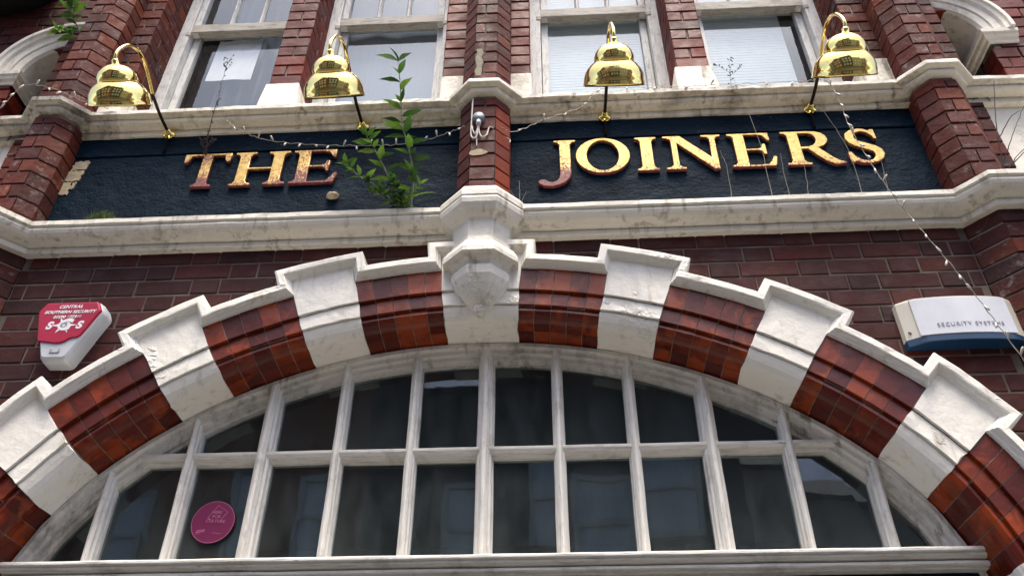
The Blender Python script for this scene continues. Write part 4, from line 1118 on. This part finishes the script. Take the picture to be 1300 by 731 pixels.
twig((.13, -.06, 3.912), [[(.13, -.06, 3.912), (.138, -.08, 3.97), (.135, -.085, 4.05)], [(.13, -.06, 3.912), (.115, -.08, 3.96), (.10, -.085, 4.0)], [(.13, -.06, 3.912), (.15, -.08, 3.95), (.165, -.085, 3.99)]], 'small tuft of dry stalks beside the carved corbel cap', 'straw', .0016)
twig((1.085, -.08, 4.583), [[(1.085, -.08, 4.583), (1.09, -.09, 4.66), (1.10, -.10, 4.76)], [(1.09, -.09, 4.66), (1.13, -.09, 4.70), (1.15, -.09, 4.73)], [(1.09, -.09, 4.68), (1.06, -.09, 4.72), (1.04, -.09, 4.74)], [(1.095, -.1, 4.70), (1.12, -.1, 4.77)]], 'feathery dead weed on the cornice below the right hand blind', 'twig', .0010, buds=1)

# moss on the ledge
g = Geo()
for i in range(700):
    x = -1.575+random.gauss(0, .032); y = random.uniform(-.102, -.07); h = random.uniform(.018, .050)*math.exp(-((x+1.575)/.06)**2)+.008
    z0 = 3.900 if y < -.08 else 3.91
    a = random.uniform(0, 6.28); dx, dy = .0025*math.cos(a), .0025*math.sin(a)
    g.add([(x-dx, y-dy, z0), (x+dx, y+dy, z0), (x+random.uniform(-.01, .01), y-random.uniform(0, .012), z0+h)], [(0, 1, 2)])
tag(pyd('moss_tuft', g.v, g.f, 'moss', fix=False), 'bright green moss on the cornice ledge below the sign', 'moss', kind='stuff')
# stub of rubble stuck on the board
g = Geo(); rs = []
for r, y in ((.020, -.006), (.024, -.018), (.018, -.032), (.006, -.038)):
    rs.append([(-.657+r*1.2*math.cos(t)*random.uniform(.8, 1.1), y, 4.068+r*.7*math.sin(t)*random.uniform(.8, 1.1)) for t in [2*math.pi*i/12 for i in range(12)]])
g.rings(rs); tag(g.build('plaster_lump', 'plaster', None, True), 'pale lump of plaster stuck on the sign board under the letter E of THE', 'lump')

# ------------------------------------------------------------------ houses across the street (seen in the panes and the brass)
def house(x0, x1, h, mt, label, gable):
    o = tag(empty('terraced_house', ((x0+x1)/2, -10.2, 0)), label, 'house', 'houses across the street')
    w2 = (x1-x0)/2-.005; g = Geo(); g.box(-w2, w2, -7, 0, -.3, h); g.build('wall', mt, o)
    g = Geo()
    if gable: g.rings([[(-w2, y, h), (w2, y, h), (0, y, h+2.2)] for y in (-7, .15)])
    else: g.rings([[(x, .25, h), (x, -3.5, h+2.0), (x, -7.2, h)] for x in (-w2, w2)])
    rf = g.build('roof', 'slate', o)
    g = Geo(); g.box(w2-1.1, w2-.3, -3.6, -2.8, h+.8, h+3.0); g.build('chimney', mt, rf)
    for zz in (1.0, 3.9, 6.3):
        if zz+1.7 > h: continue
        for t in (-.55, .0, .55):
            x = t*w2
            g = Geo()
            for a, b, c_, d in ((-.5, .5, 0, .09), (-.5, .5, 1.51, 1.6), (-.5, -.41, .09, 1.51), (.41, .5, .09, 1.51), (-.41, .41, .76, .83)):
                g.box(x+a, x+b, .002, .08, zz+c_, zz+d)
            f_ = g.build('window', 'frame_far', o)
            pyd('pane', [(x-.45, .03, zz+.05), (x-.45, .03, zz+1.55), (x+.45, .03, zz+1.55), (x+.45, .03, zz+.05)], [(0, 1, 2, 3)], 'glass', f_, fix=False)
            pyd('curtain', [(x-.45, .012, zz+.05), (x-.45, .012, zz+1.55), (x+.45, .012, zz+1.55), (x+.45, .012, zz+.05)], [(0, 1, 2, 3)], 'paper', f_, fix=False)
house(-17, -9.5, 9.6, 'brick_far2', 'brown brick terraced house across the street with a slate roof', False)
house(-9.5, -2.5, 9.4, 'brick_far', 'orange brick terraced house across the street with a front gable', True)
house(-2.5, 3.4, 9.8, 'brick_far2', 'brown brick terraced house opposite the pub with a slate roof', False)
house(3.4, 10.5, 7.4, 'render_cream', 'cream rendered terraced house across the street', False)
house(10.5, 18, 8.4, 'brick_far', 'orange brick terraced house at the far end opposite with a front gable', True)
